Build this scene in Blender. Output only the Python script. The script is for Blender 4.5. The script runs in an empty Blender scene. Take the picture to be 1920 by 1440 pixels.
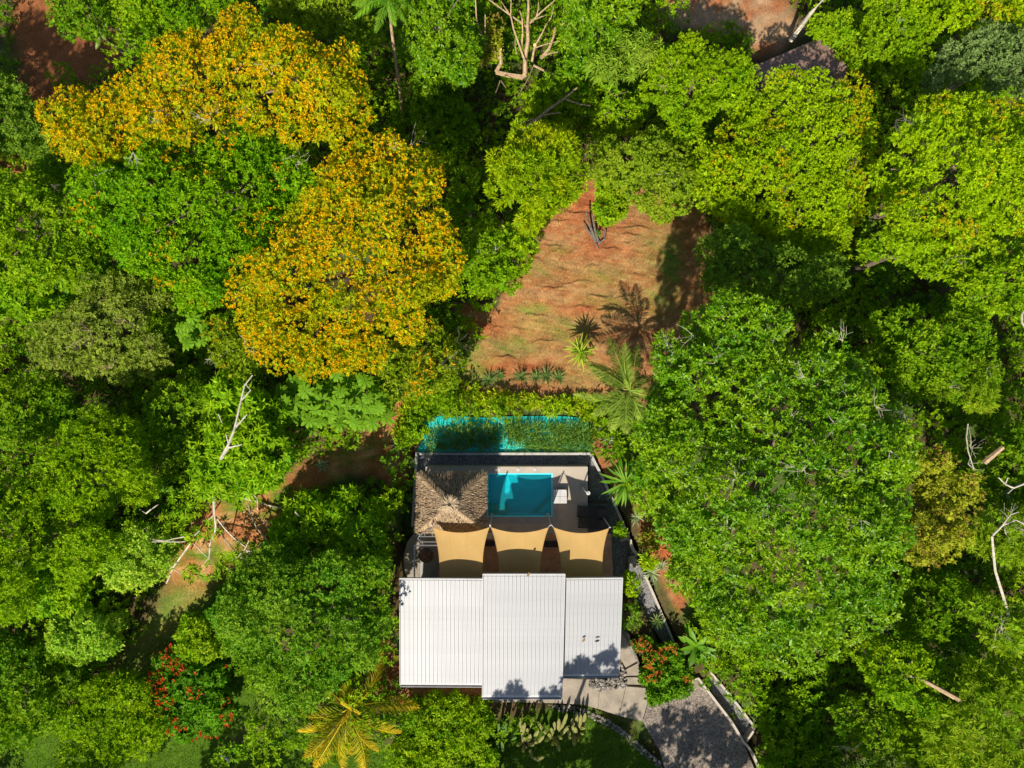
import bpy, math, random
import numpy as np
from mathutils import Vector, Matrix

# ------------------------------------------------------------------ camera, sky, sun, exposure
S = bpy.context.scene
COL = S.collection
FPX = 1371.0            # focal length in pixels of the 1920 wide photograph
HC = 49.0               # camera height above the pool deck
cam_d = bpy.data.cameras.new("camera"); cam = bpy.data.objects.new("camera", cam_d); COL.objects.link(cam)
cam.location = (0, 0, HC); cam.rotation_euler = (0, 0, 0)
cam_d.sensor_fit = 'HORIZONTAL'; cam_d.sensor_width = 36.0; cam_d.lens = 36.0 * FPX / 1920.0
cam_d.clip_start = 0.5; cam_d.clip_end = 500
S.camera = cam
SUN_EL = math.radians(50); SUN_AZ = math.radians(20)      # light travels towards +y, 20 deg to the right
to_sun = Vector((-math.sin(SUN_AZ) * math.cos(SUN_EL), -math.cos(SUN_AZ) * math.cos(SUN_EL), math.sin(SUN_EL)))
W_ = bpy.data.worlds.new("World"); S.world = W_; W_.use_nodes = True
nt = W_.node_tree; nt.nodes.clear()
sky = nt.nodes.new("ShaderNodeTexSky"); sky.sky_type = 'NISHITA'; sky.sun_disc = False
sky.sun_elevation = SUN_EL; sky.sun_rotation = math.atan2(to_sun.x, to_sun.y)
bg = nt.nodes.new("ShaderNodeBackground"); bg.inputs['Strength'].default_value = 0.072
wo = nt.nodes.new("ShaderNodeOutputWorld")
nt.links.new(sky.outputs[0], bg.inputs[0]); nt.links.new(bg.outputs[0], wo.inputs[0])
sun_d = bpy.data.lights.new("sun", 'SUN'); sun_d.energy = 4.6; sun_d.angle = math.radians(0.7); sun_d.color = (1.0, 0.93, 0.80)
sun = bpy.data.objects.new("sun", sun_d); COL.objects.link(sun)
sun.rotation_euler = to_sun.to_track_quat('Z', 'Y').to_euler(); sun.location = to_sun * 80
S.view_settings.view_transform = 'Standard'; S.view_settings.look = 'None'
S.view_settings.exposure = 0.72; S.view_settings.gamma = 1.0; S.view_settings.use_curve_mapping = False
S.cycles.max_bounces = 6; S.cycles.diffuse_bounces = 3; S.cycles.transmission_bounces = 4
S.cycles.glossy_bounces = 2; S.cycles.transparent_max_bounces = 6

# ------------------------------------------------------------------ helpers
rs = np.random.RandomState(7)
random.seed(5)
def W(u, v, z):
    k = (HC - z) / FPX
    return Vector(((u - 960) * k, (720 - v) * k, z))
def pp(pts, z): return [W(u, v, z) for u, v in pts]

def nz(x, y, seed, scale):
    r = np.random.RandomState(seed); o = 0 * x
    for k in range(6):
        a = r.uniform(0, 2 * np.pi); f = (0.6 + 0.35 * k) / scale
        o = o + np.sin((x * np.cos(a) + y * np.sin(a)) * f * 2 * np.pi + r.uniform(0, 6.28)) / (1 + .35 * k)
    return o / 2.6
def sstep(a, b, x):
    t = np.clip((x - a) / (b - a), 0, 1); return t * t * (3 - 2 * t)
def inpoly(x, y, P):
    x = np.asarray(x, float); y = np.asarray(y, float); c = np.zeros(x.shape, bool); n = len(P)
    for i in range(n):
        x1, y1 = P[i][0], P[i][1]; x2, y2 = P[(i + 1) % n][0], P[(i + 1) % n][1]
        if y1 == y2: continue
        c ^= ((y1 > y) != (y2 > y)) & (x < (x2 - x1) * (y - y1) / (y2 - y1) + x1)
    return c
def polydist(x, y, P):
    d = np.full(np.shape(x), 1e9); n = len(P)
    for i in range(n):
        x1, y1 = P[i][0], P[i][1]; x2, y2 = P[(i + 1) % n][0], P[(i + 1) % n][1]
        L2 = (x2 - x1) ** 2 + (y2 - y1) ** 2 + 1e-9
        t = np.clip(((x - x1) * (x2 - x1) + (y - y1) * (y2 - y1)) / L2, 0, 1)
        d = np.minimum(d, np.hypot(x - x1 - t * (x2 - x1), y - y1 - t * (y2 - y1)))
    return d

# carved places (slabs lie here, the soil is kept below them): polygon px, z
CARVE = []
for pts, z in (
    ([(776, 846), (1110, 846), (1190, 1020), (1190, 1110), (752, 1110), (752, 990)], -1.9),
    ([(752, 1080), (1180, 1080), (1185, 1240), (1172, 1290), (1060, 1325), (900, 1290), (752, 1270)], -0.7),
    ([(1165, 1180), (1215, 1240), (1308, 1268), (1380, 1350), (1440, 1460), (1250, 1460), (1190, 1372), (1040, 1325), (1040, 1280)], -0.75),
    ([(1302, 1262), (1336, 1258), (1422, 1368), (1390, 1395)], -1.3),
    ([(1180, 1010), (1196, 1030), (1268, 1205), (1240, 1215), (1180, 1090)], -1.35)):
    CARVE.append((pp(pts, z), z))
LEDGES = []
for (cx, cy, hl) in ((780,190,70),(860,190,60),(1060,200,40),(1140,275,110),(1115,320,70),(1100,370,50),(1000,405,60),(650,390,60),(610,355,45),
        (680,420,50),(760,432,30),(715,530,55),(800,605,105),(660,640,80),(890,510,45),(1150,565,45),(900,690,65),(960,697,50),(1070,690,60),
        (1140,670,50),(820,750,60),(340,870,40),(700,240,60),(880,140,40),(560,800,70),(450,880,50),(600,950,80),(380,1040,60),(480,560,40),
        (930,180,30),(1200,390,40),(560,470,50)):
    k = 50.5 / FPX
    u, v = 820 + cx / 3, 320 + cy / 3
    LEDGES.append(((u - 960) * k, (720 - v) * k, hl / 3 * k, 0.07 if hl < 60 else 0.115, rs.uniform(-.5, .5), rs.uniform(0, 6)))
def terr0(x, y):
    z = -0.35 - 0.17 * 2.0 * np.logaddexp(0, (y + 9) / 2.0)
    return z + 0.22 * nz(x, y, 3, 9.0) + 0.5 * nz(x, y, 4, 30.0) * sstep(9, 16, np.abs(x))
def terr(x, y, fine=True):
    x = np.asarray(x, float); y = np.asarray(y, float)
    z = terr0(x, y)
    if fine:
        for (lx, ly, L, A, tl, ph) in LEDGES:
            t = (x - lx) / L; m = np.abs(t) < 1.6
            s = y - (ly - 0.25 * L * t * t * .5 + tl * .3 * t + 0.06 * np.sin(5 * t + ph))
            w = np.exp(-(t * 1.1) ** 4)
            g = np.where(s < 0, np.exp(np.clip(s, -9, 0) / 1.1), np.exp(-np.clip(s, 0, 9) / 0.03) * 1.0)
            z = z + np.where(m, A * w * g, 0)
        z = z + 0.012 * nz(x, y, 9, .7) + 0.016 * nz(x, y * 2.2, 10, 1.4)
    for P, zc in CARVE:
        z = np.where(inpoly(x, y, P), np.minimum(z, zc), z)
    return z
def T(x, y): return float(terr(np.array([x]), np.array([y]))[0])
def G(u, v, h=0.0):
    z = 0.0
    for _ in range(5):
        p = W(u, v, z); z = float(terr0(p.x, p.y)) + h
    return W(u, v, z)

# ---- materials
def mat(name, col=(.5, .5, .5), rough=.8, spec=.3, noise=None, bump=None, metal=0.0, attr=False, trans=0.0, vor=None, sheen=0):
    m = bpy.data.materials.new(name); m.use_nodes = True
    n = m.node_tree; n.nodes.clear(); L = n.links
    out = n.nodes.new("ShaderNodeOutputMaterial"); b = n.nodes.new("ShaderNodeBsdfPrincipled")
    b.inputs['Roughness'].default_value = rough; b.inputs['Specular IOR Level'].default_value = spec; b.inputs['Metallic'].default_value = metal
    csock = None
    if attr:
        a = n.nodes.new("ShaderNodeAttribute"); a.attribute_name = "col"; csock = a.outputs['Color']
    else:
        r = n.nodes.new("ShaderNodeRGB"); r.outputs[0].default_value = (*col, 1); csock = r.outputs[0]
    co = n.nodes.new("ShaderNodeTexCoord")
    if noise:
        for (sc, amt, det) in noise:
            t = n.nodes.new("ShaderNodeTexNoise"); t.inputs['Scale'].default_value = sc; t.inputs['Detail'].default_value = det
            L.new(co.outputs['Object'], t.inputs['Vector'])
            mr = n.nodes.new("ShaderNodeMapRange"); mr.inputs[1].default_value = .28; mr.inputs[2].default_value = .72
            mr.inputs[3].default_value = 1 - amt; mr.inputs[4].default_value = 1 + amt
            L.new(t.outputs['Fac'], mr.inputs[0])
            mx = n.nodes.new("ShaderNodeVectorMath"); mx.operation = 'SCALE'
            L.new(csock, mx.inputs[0]); L.new(mr.outputs[0], mx.inputs['Scale']); csock = mx.outputs[0]
    if vor:
        t = n.nodes.new("ShaderNodeTexVoronoi"); t.inputs['Scale'].default_value = vor[0]
        L.new(co.outputs['Object'], t.inputs['Vector'])
        sp = n.nodes.new("ShaderNodeSeparateColor"); L.new(t.outputs['Color'], sp.inputs[0])
        mr = n.nodes.new("ShaderNodeMapRange"); mr.inputs[3].default_value = 1 - vor[1]; mr.inputs[4].default_value = 1 + vor[1]
        L.new(sp.outputs[0], mr.inputs[0])
        mx = n.nodes.new("ShaderNodeVectorMath"); mx.operation = 'SCALE'
        L.new(csock, mx.inputs[0]); L.new(mr.outputs[0], mx.inputs['Scale']); csock = mx.outputs[0]
    L.new(csock, b.inputs['Base Color'])
    if bump:
        t = n.nodes.new("ShaderNodeTexNoise"); t.inputs['Scale'].default_value = bump[0]; t.inputs['Detail'].default_value = 4
        L.new(co.outputs['Object'], t.inputs['Vector'])
        bp = n.nodes.new("ShaderNodeBump"); bp.inputs['Strength'].default_value = bump[1]; bp.inputs['Distance'].default_value = bump[2]
        L.new(t.outputs['Fac'], bp.inputs['Height']); L.new(bp.outputs[0], b.inputs['Normal'])
    if trans:
        tr = n.nodes.new("ShaderNodeBsdfTranslucent"); mv = n.nodes.new('ShaderNodeVectorMath'); mv.operation = 'MULTIPLY'; mv.inputs[1].default_value = (1.1, 1.25, .5) if attr else (1, 1, 1); L.new(csock, mv.inputs[0]); L.new(mv.outputs[0], tr.inputs[0])
        ms = n.nodes.new("ShaderNodeMixShader"); ms.inputs[0].default_value = trans
        L.new(b.outputs[0], ms.inputs[1]); L.new(tr.outputs[0], ms.inputs[2]); L.new(ms.outputs[0], out.inputs[0])
    else:
        L.new(b.outputs[0], out.inputs[0])
    return m
M = {}
M['leaf'] = mat('leaf', attr=True, rough=.6, spec=.12, trans=.40)
M['leaf_gloss'] = mat('leaf_gloss', attr=True, rough=.42, spec=.28, trans=.36)
M['leaf_dull'] = mat('leaf_dull', attr=True, rough=.7, spec=.15, trans=.40)
M['bark'] = mat('bark', (.16, .12, .085), .9, .1, noise=[(6, .4, 4)], bump=(20, .6, .02))
M['pale_bark'] = mat('pale_bark', (.45, .40, .32), .85, .1, noise=[(5, .3, 4)], bump=(25, .5, .01))
M['tan_bark'] = mat('tan_bark', (.36, .25, .15), .9, .1, noise=[(5, .35, 4)], bump=(25, .5, .01))
M['grey_wood'] = mat('grey_wood', (.13, .11, .095), .9, .1, noise=[(7, .5, 4)], bump=(25, .6, .02))
M['soil'] = mat('soil', attr=True, rough=.95, spec=.05, noise=[(1.3, .22, 5), (9, .32, 6), (40, .28, 3)], bump=(16, .8, .05))
M['roof'] = mat('roof', (.285, .29, .303), .45, .4, noise=[(.7, .07, 5), (5, .045, 4), (30, .03, 3)])
M['white'] = mat('white', (.41, .405, .40), .6, .3, noise=[(3, .08, 4)])
M['wallwhite'] = mat('wallwhite', (.38, .36, .34), .85, .2, noise=[(2.5, .18, 5), (14, .12, 4)], bump=(30, .3, .01))
M['plaster'] = mat('plaster', (.42, .37, .31), .9, .2, noise=[(2, .12, 5)])
M['deck'] = mat('deck', (.36, .305, .25), .8, .25, noise=[(1.5, .10, 5), (18, .10, 4)], bump=(40, .2, .005))
M['greyslab'] = mat('greyslab', (.27, .255, .25), .75, .3, noise=[(1.2, .14, 5), (16, .1, 4)], bump=(40, .2, .005))
M['terrace'] = mat('terrace', (.40, .22, .13), .6, .35, noise=[(2.2, .22, 5), (20, .12, 4)])
M['concrete'] = mat('concrete', (.26, .22, .172), .9, .15, noise=[(1.3, .22, 6), (12, .16, 5)], bump=(30, .4, .01))
M['gravel'] = mat('gravel', (.17, .165, .165), .9, .2, vor=(26, .75), noise=[(1.2, .18, 4)], bump=(32, 1.0, .05))
M['drive'] = mat('drive', (.205, .168, .14), .95, .12, vor=(15, .55), noise=[(.8, .25, 4), (6, .2, 3)], bump=(20, 1.0, .06))
M['steel'] = mat('steel', (.35, .34, .34), .4, .5, metal=.6, noise=[(5, .1, 2)])
M['palesteel'] = mat('palesteel', (.45, .43, .43), .5, .5, noise=[(5, .1, 2)])
M['black'] = mat('black', (.022, .022, .026), .6, .3, noise=[(8, .3, 3)])
M['darkpad'] = mat('darkpad', (.04, .04, .048), .85, .2, noise=[(6, .3, 3)], bump=(60, .3, .005))
M['darkdeck'] = mat('darkdeck', (.085, .08, .08), .85, .2, noise=[(6, .3, 4)], bump=(40, .3, .005))
M['mauve'] = mat('mauve', (.21, .165, .17), .8, .2, noise=[(8, .12, 3)])
M['sail'] = mat('sail', (.64, .415, .155), .85, .1, noise=[(1.2, .05, 3), (60, .05, 2)], trans=.45)
M['thatch'] = mat('thatch', attr=True, rough=.95, spec=.05, noise=[(30, .2, 3)])
M['pooltile'] = mat('pooltile', (.06, .74, .82), .4, .4, noise=[(2, .08, 4), (25, .07, 3)])
M['poolstep'] = mat('poolstep', (.42, .50, .34), .5, .4, noise=[(4, .12, 4)])
M['stone'] = mat('stone', (.17, .15, .13), .9, .15, noise=[(5, .4, 5)], bump=(18, .7, .03))
M['palestone'] = mat('palestone', (.30, .27, .235), .9, .15, noise=[(5, .3, 5)], bump=(18, .7, .03))
M['tile'] = mat('tile', (.24, .15, .12), .85, .2, noise=[(4, .3, 4), (20, .15, 3)])
M['timber'] = mat('timber', (.20, .12, .07), .8, .2, noise=[(6, .25, 4)])
M['tarp'] = mat('tarp', (.02, .54, .50), .6, .3, noise=[(2.5, .14, 5)], bump=(3.5, .8, .12), trans=.12)
M['cut_wood'] = mat('cutwood', (.75, .46, .18), .8, .2)  # plain orange wood colour of the cut limb ends
# water: a clear tinted sheet with fresnel gloss and ripples
m = bpy.data.materials.new('water'); m.use_nodes = True; n = m.node_tree; n.nodes.clear(); L = n.links
out = n.nodes.new("ShaderNodeOutputMaterial"); tr = n.nodes.new("ShaderNodeBsdfTransparent"); tr.inputs[0].default_value = (.55, .95, .97, 1)
gl = n.nodes.new("ShaderNodeBsdfGlossy"); gl.inputs['Roughness'].default_value = .07
fr = n.nodes.new("ShaderNodeFresnel"); fr.inputs[0].default_value = 1.33
co = n.nodes.new("ShaderNodeTexCoord"); t = n.nodes.new("ShaderNodeTexNoise"); t.inputs['Scale'].default_value = 3.2; t.inputs['Detail'].default_value = 4
bp = n.nodes.new("ShaderNodeBump"); bp.inputs['Strength'].default_value = .55; bp.inputs['Distance'].default_value = .12
ms = n.nodes.new("ShaderNodeMixShader")
L.new(co.outputs['Object'], t.inputs['Vector']); L.new(t.outputs['Fac'], bp.inputs['Height']); L.new(bp.outputs[0], gl.inputs['Normal']); L.new(bp.outputs[0], fr.inputs['Normal'])
df = n.nodes.new('ShaderNodeBsdfDiffuse'); df.inputs[0].default_value = (.015, .40, .45, 1); m2 = n.nodes.new('ShaderNodeMixShader'); m2.inputs[0].default_value = .18
L.new(tr.outputs[0], m2.inputs[1]); L.new(df.outputs[0], m2.inputs[2])
L.new(fr.outputs[0], ms.inputs[0]); L.new(m2.outputs[0], ms.inputs[1]); L.new(gl.outputs[0], ms.inputs[2]); L.new(ms.outputs[0], out.inputs[0])
M['water'] = m

# ---- object helpers
def tag(o, label=None, cat=None, group=None, kind=None):
    if label: o['label'] = label
    if cat: o['category'] = cat
    if group: o['group'] = group
    if kind: o['kind'] = kind
    return o
def empty(name, loc, label, cat, group=None):
    o = bpy.data.objects.new(name, None); o.empty_display_size = .3; o.location = loc; COL.objects.link(o)
    return tag(o, label, cat, group)
def link(name, me, parent=None, mx=None):
    o = bpy.data.objects.new(name, me); COL.objects.link(o)
    if parent: o.parent = parent
    if mx is not None: o.matrix_local = mx
    return o
class MB:
    def __init__(s): s.v = []; s.f = []
    def add(s, vs, fs):
        b = len(s.v); s.v += [tuple(p) for p in vs]; s.f += [tuple(i + b for i in f) for f in fs]
    def box(s, c, size, rot=None):
        hx, hy, hz = size[0] / 2, size[1] / 2, size[2] / 2
        vs = [Vector((x, y, z)) for x in (-hx, hx) for y in (-hy, hy) for z in (-hz, hz)]
        if rot is not None: vs = [rot @ p for p in vs]
        c = Vector(c)
        s.add([p + c for p in vs], [(0,1,3,2),(4,6,7,5),(0,4,5,1),(2,3,7,6),(0,2,6,4),(1,5,7,3)])
    def prism(s, P, z0, z1):
        n = len(P)
        a = sum(P[i][0] * P[(i+1) % n][1] - P[(i+1) % n][0] * P[i][1] for i in range(n))
        if a < 0: P = P[::-1]
        s.add([(p[0], p[1], z0) for p in P] + [(p[0], p[1], z1) for p in P],
              [tuple(range(n - 1, -1, -1)), tuple(range(n, 2 * n))] + [(i, (i+1) % n, n + (i+1) % n, n + i) for i in range(n)])
    def tube(s, pts, r0, r1=None, seg=6, cap=True):
        pts = [Vector(p) for p in pts]; n = len(pts); r1 = r0 if r1 is None else r1
        vs = []; fs = []
        for i, p in enumerate(pts):
            d = (pts[min(i+1, n-1)] - pts[max(i-1, 0)]).normalized()
            up = Vector((0, 0, 1)) if abs(d.z) < .95 else Vector((1, 0, 0))
            a = d.cross(up).normalized(); b = d.cross(a)
            r = r0 + (r1 - r0) * i / max(1, n - 1)
            for k in range(seg):
                t = 2 * math.pi * k / seg; vs.append(p + (a * math.cos(t) + b * math.sin(t)) * r)
        for i in range(n - 1):
            for k in range(seg):
                fs.append((i*seg+k, i*seg+(k+1) % seg, (i+1)*seg+(k+1) % seg, (i+1)*seg+k))
        if cap: fs += [tuple(range(seg-1, -1, -1)), tuple((n-1)*seg + k for k in range(seg))]
        s.add(vs, fs)
    def wall(s, pts, w, z0, z1):
        """wall of width w along a world polyline, mitred"""
        pts = [Vector((p[0], p[1])) for p in pts]; n = len(pts); Lp = []; Rp = []
        for i in range(n):
            d = (pts[min(i+1, n-1)] - pts[max(i-1, 0)]).normalized(); q = Vector((-d.y, d.x)) * w / 2
            Lp.append(pts[i] + q); Rp.append(pts[i] - q)
        s.prism(Lp + Rp[::-1], z0, z1)
    def build(s, name, m, parent=None, base=None, smooth=False):
        me = bpy.data.meshes.new(name)
        if base is not None: off = Vector(base)
        else:
            rt = parent
            while rt is not None and rt.parent is not None: rt = rt.parent
            off = Vector(rt.location) if rt is not None else Vector((0, 0, 0))
        me.from_pydata([(x - off[0], y - off[1], z - off[2]) for x, y, z in s.v], [], s.f)
        me.materials.append(m)
        if smooth: me.polygons.foreach_set('use_smooth', [True] * len(me.polygons))
        me.update()
        return link(name, me, parent)
def fan_mesh(name, V, F, C, m, off=(0, 0, 0), tri=True):
    """numpy mesh: V (n,3), F (k,3|4), C (n,3) colours"""
    me = bpy.data.meshes.new(name); V = np.asarray(V, np.float32) - np.array(off, np.float32)
    F = np.asarray(F, np.int32); k = F.shape[1]
    me.vertices.add(len(V)); me.vertices.foreach_set('co', V.ravel())
    me.loops.add(F.size); me.loops.foreach_set('vertex_index', F.ravel())
    me.polygons.add(len(F)); me.polygons.foreach_set('loop_start', np.arange(0, F.size, k, dtype=np.int32))
    a = me.attributes.new('col', 'FLOAT_COLOR', 'POINT')
    cc = np.ones((len(V), 4), np.float32); cc[:, :3] = C; a.data.foreach_set('color', cc.ravel())
    me.materials.append(m); me.update(calc_edges=True); return me
def nrm(a): return a / (np.linalg.norm(a, axis=-1, keepdims=True) + 1e-9)
def leaf_arrays(pos, d, nn, Ln, Wd, col, fold=.25, droop=.0):
    """diamond leaves folded along the midrib: 4 verts, 2 triangles each"""
    d = nrm(d); s = nrm(np.cross(d, nn)); nn = np.cross(s, d)
    Ln = Ln[:, None]; Wd = Wd[:, None]
    tip = pos + d * Ln - np.array([0, 0, 1.]) * droop * Ln
    mid = pos + d * Ln * .48
    l = mid + s * Wd * .5 + nn * Wd * fold * .5; r = mid - s * Wd * .5 + nn * Wd * fold * .5
    V = np.stack([pos, l, tip, r], 1).reshape(-1, 3)
    b = np.arange(len(pos))[:, None] * 4
    F = np.concatenate([b + np.array([[0, 2, 1]]), b + np.array([[0, 3, 2]])], 1).reshape(-1, 3)
    C = np.repeat(col, 4, 0)
    return V, F, C
def join(parts):
    Vs, Fs, Cs = [], [], []; o = 0
    for V, F, C in parts:
        Vs.append(V); Fs.append(F + o); Cs.append(C); o += len(V)
    return np.concatenate(Vs), np.concatenate(Fs), np.concatenate(Cs)
NLEAF = 0
# ------------------------------------------------------------------ the ground
def grid_lines(segs):
    o = []
    for a, b, st in segs: o += list(np.arange(a, b - 1e-6, st))
    o.append(segs[-1][1]); return np.array(o)
gx = grid_lines([(-90, -40, 5), (-40, -9, .8), (-9, -4, .25), (-4, 14, .11), (14, 18, .25), (18, 40, .8), (40, 90, 5)])
gy = grid_lines([(-80, -34, 4), (-34, -27, .8), (-27, -5, .25), (-5, -1, .2), (-1, 15.5, .06), (15.5, 16, .25), (16, 32, .6), (32, 80, 4)])
X, Y = np.meshgrid(gx, gy)
Z = terr(X, Y)
k0 = FPX / (HC - terr0(X, Y)); PU = 960 + X * k0; PV = 720 - Y * k0
soil = np.array([.315, .118, .046]); straw = np.array([.33, .185, .078]); grass = np.array([.055, .105, .008]); litter = np.array([.085, .062, .028]); moss = np.array([.07, .11, .025]); sand = np.array([.36, .225, .125])
CLEAR = [(1085,325),(1110,335),(1215,345),(1300,380),(1330,420),(1340,560),(1290,650),(1210,760),(1110,770),(860,755),(850,690),(885,640),(860,600),(850,570),(930,575),(965,520),(1000,440),(1050,385)]
PATH = [(770,735),(785,770),(740,800),(745,850),(760,900),(740,930),(690,880),(640,900),(560,950),(500,1010),(440,1060),(400,1110),(330,1190),(280,1250),(220,1300),(180,1290),(240,1200),(310,1120),(320,1040),(350,960),(420,930),(520,920),(600,850),(700,800),(735,750)]
LAWN = [(200,1290),(280,1200),(400,1100),(470,1040),(520,1300),(420,1400),(560,1380),(760,1400),(1060,1320),(1200,1380),(1260,1460),(1280,1560),(0,1560),(0,1400)]
SAND = [(1240,-60),(1230,20),(1290,60),(1380,70),(1410,110),(1440,100),(1500,60),(1480,20),(1440,-60)]
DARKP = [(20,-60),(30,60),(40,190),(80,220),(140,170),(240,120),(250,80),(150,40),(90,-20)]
lit = nz(X, Y, 21, 3.5) * .5 + .5
C = np.zeros(X.shape + (3,)); C[:] = litter
mo = sstep(.45, .8, nz(X, Y, 22, 5) * .5 + .5)[..., None]; C = C * (1 - mo) + moss * mo
def soft(P, wpx, nsc=2.0, amt=20, sd=30):
    d = polydist(PU, PV, P); ins = inpoly(PU, PV, P); sd_ = np.where(ins, d, -d) + amt * nz(X, Y, sd, nsc)
    return sstep(-wpx, wpx, sd_)[..., None]
def blend(C, w, col): return C * (1 - w) + col * w
w = soft(LAWN, 22, 3, 14, 31); C = blend(C, w, grass)
w = soft(PATH, 14, 2.5, 12, 32); pc = blend(blend(np.zeros_like(C) + soil * .9, sstep(.45, .75, nz(X, Y, 33, 2.2) * .5 + .5)[..., None], grass * 1.15), sstep(.6, .8, nz(X, Y, 34, 1.2) * .5 + .5)[..., None], straw); pc = pc * 1.3; gw = (sstep(1060, 1130, PV) * .75)[..., None]; C = blend(C, w, blend(pc, gw, np.array([.15, .20, .035])))
w = soft(SAND, 10, 2, 10, 35); C = blend(C, w, blend(np.zeros_like(C) + sand, sstep(.5, .8, nz(X, Y, 36, 2) * .5 + .5)[..., None], soil))
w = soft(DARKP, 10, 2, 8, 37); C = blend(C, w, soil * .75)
w = soft([(0,270),(40,290),(60,350),(40,380),(0,360)], 8, 2, 6, 38); C = blend(C, w, soil)
for e in ([(1180,880),(1250,960),(1300,1010),(1330,1090),(1270,1150),(1200,1010)], [(720,1180),(752,1240),(752,1300),(700,1330),(690,1280)], [(750,1290),(930,1290),(930,1330),(750,1325)], [(1100,805),(1170,850),(1190,930),(1120,880)], [(690,820),(790,850),(778,900),(740,900)]):
    C = blend(C, soft(e, 8, 1.5, 5, 39), blend(np.zeros_like(C) + soil * .8, sstep(.4, .8, nz(X, Y, 36, 1.5) * .5 + .5)[..., None], straw * .8))
cl = soft(CLEAR, 8, 1.5, 6, 40)
cc = blend(np.zeros_like(C) + soil, sstep(.38, .62, .5 + .38 * nz(X, Y * 2, 41, 2.4) + .25 * nz(X, Y * 2.5, 42, .9))[..., None] * .62 + .22, straw)
g = np.zeros(X.shape)
for (u, v, a, b_, st) in ((1258,492,22,50,1.0),(1000,580,34,12,.75),(900,700,45,30,.9),(1010,505,40,20,.35),(960,650,60,20,.55),(1045,470,25,10,.4),(1240,560,35,30,.6),(1130,520,50,20,.4),(880,660,30,40,.7),(970,640,30,14,.6),(1140,570,60,20,.4),(1060,620,50,30,.5),(1100,700,60,30,.3),(1010,610,70,25,.35),(1225,470,30,60,.35)):
    g = np.maximum(g, st * np.exp(-((PU - u) / a) ** 2 - ((PV - v) / b_) ** 2))
cc = blend(cc, np.clip(g * (1 + .6 * nz(X, Y * 1.6, 43, .8)), 0, 1)[..., None], np.array([.13, .20, .03]))
red = np.zeros(X.shape)
for (u, v, a, b_) in ((940,690,35,14),(985,690,25,10),(1095,580,30,10),(1120,455,30,22),(1100,380,60,40),(900,610,60,15)):
    red = np.maximum(red, np.exp(-((PU - u) / a) ** 2 - ((PV - v) / b_) ** 2))
cc = blend(cc, np.clip(red * .8, 0, 1)[..., None], np.array([.36, .10, .04]))
C = blend(C, cl, cc)
C *= (1 + .12 * nz(X, Y, 44, .5)[..., None])
ny, nx = X.shape; idx = np.arange(nx * ny).reshape(ny, nx)
F = np.stack([idx[:-1, :-1], idx[:-1, 1:], idx[1:, 1:], idx[1:, :-1]], -1).reshape(-1, 4)
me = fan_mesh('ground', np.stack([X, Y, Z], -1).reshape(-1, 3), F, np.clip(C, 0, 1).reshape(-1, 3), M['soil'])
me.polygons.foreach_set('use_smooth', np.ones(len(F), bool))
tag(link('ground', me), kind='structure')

# ------------------------------------------------------------------ gravel, deck, paths
def slab(name, polys, z, th, m, **kw):
    b = MB()
    for P in polys: b.prism(pp(P, z), z - th, z)
    return tag(b.build(name, m), kind='structure')
ZG = -1.15
slab('gravel', [[(784,852),(1106,852),(1183,1020),(1190,1095),(1140,1095),(1140,1000),(1104,1000),(1104,872),(798,872),(798,1000),(773,1000)]], ZG, .9, M['gravel'])
# deck: pieces laid round the pool, butted
NP = [(798,875),(1102,875),(1102,886),(798,886)]
pool = [(913,887.5),(1036,887.5),(1036,969),(913,969)]
b = MB()
for P in ([(798,875),(1102,875),(1102,887.5),(798,887.5)], [(798,887.5),(913,887.5),(913,1000),(798,1000)], [(1036,887.5),(1102,887.5),(1102,1000),(1036,1000)], [(913,969),(1036,969),(1036,1000),(913,1000)]):
    b.prism(pp(P, 0.0), -2.3, 0.0)
tag(b.build('pool_deck', M['deck']), kind='structure')
b = MB(); b.prism(pp([(1102.6,945),(1141,945),(1146,1000),(1102.6,1000)], -.06), -2.2, -.06); tag(b.build('side_deck', M['darkdeck']), kind='structure')
b = MB(); b.prism(pp([(820,1000.5),(1146,1000.5),(1150,1100),(820,1100)], .0), -1.2, .0); tag(b.build('terrace_floor', M['terrace']), kind='structure')
b = MB(); b.prism(pp([(787,1024),(819.6,1024),(819.6,1100),(787,1100)], .004), -1.2, .004); tag(b.build('patio_floor', M['greyslab']), kind='structure')
cx, cy = 800, 1052
ring = [(cx + 43 * math.cos(t), cy + 62 * math.sin(t)) for t in np.linspace(math.radians(255), math.radians(110), 22)]
b = MB(); b.prism(pp([(786.6,1000.5)] + [p for p in ring if p[0] < 786] + [(786.6,1100)], -.03), -1.4, -.03); tag(b.build('side_patio', M['concrete']), kind='structure')
b = MB(); b.prism(pp([(787,1000.5),(819.6,1000.5),(819.6,1023.6),(787,1023.6)], -.01), -1.4, -.01); tag(b.build('patio_step', M['deck']), kind='structure')
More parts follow.
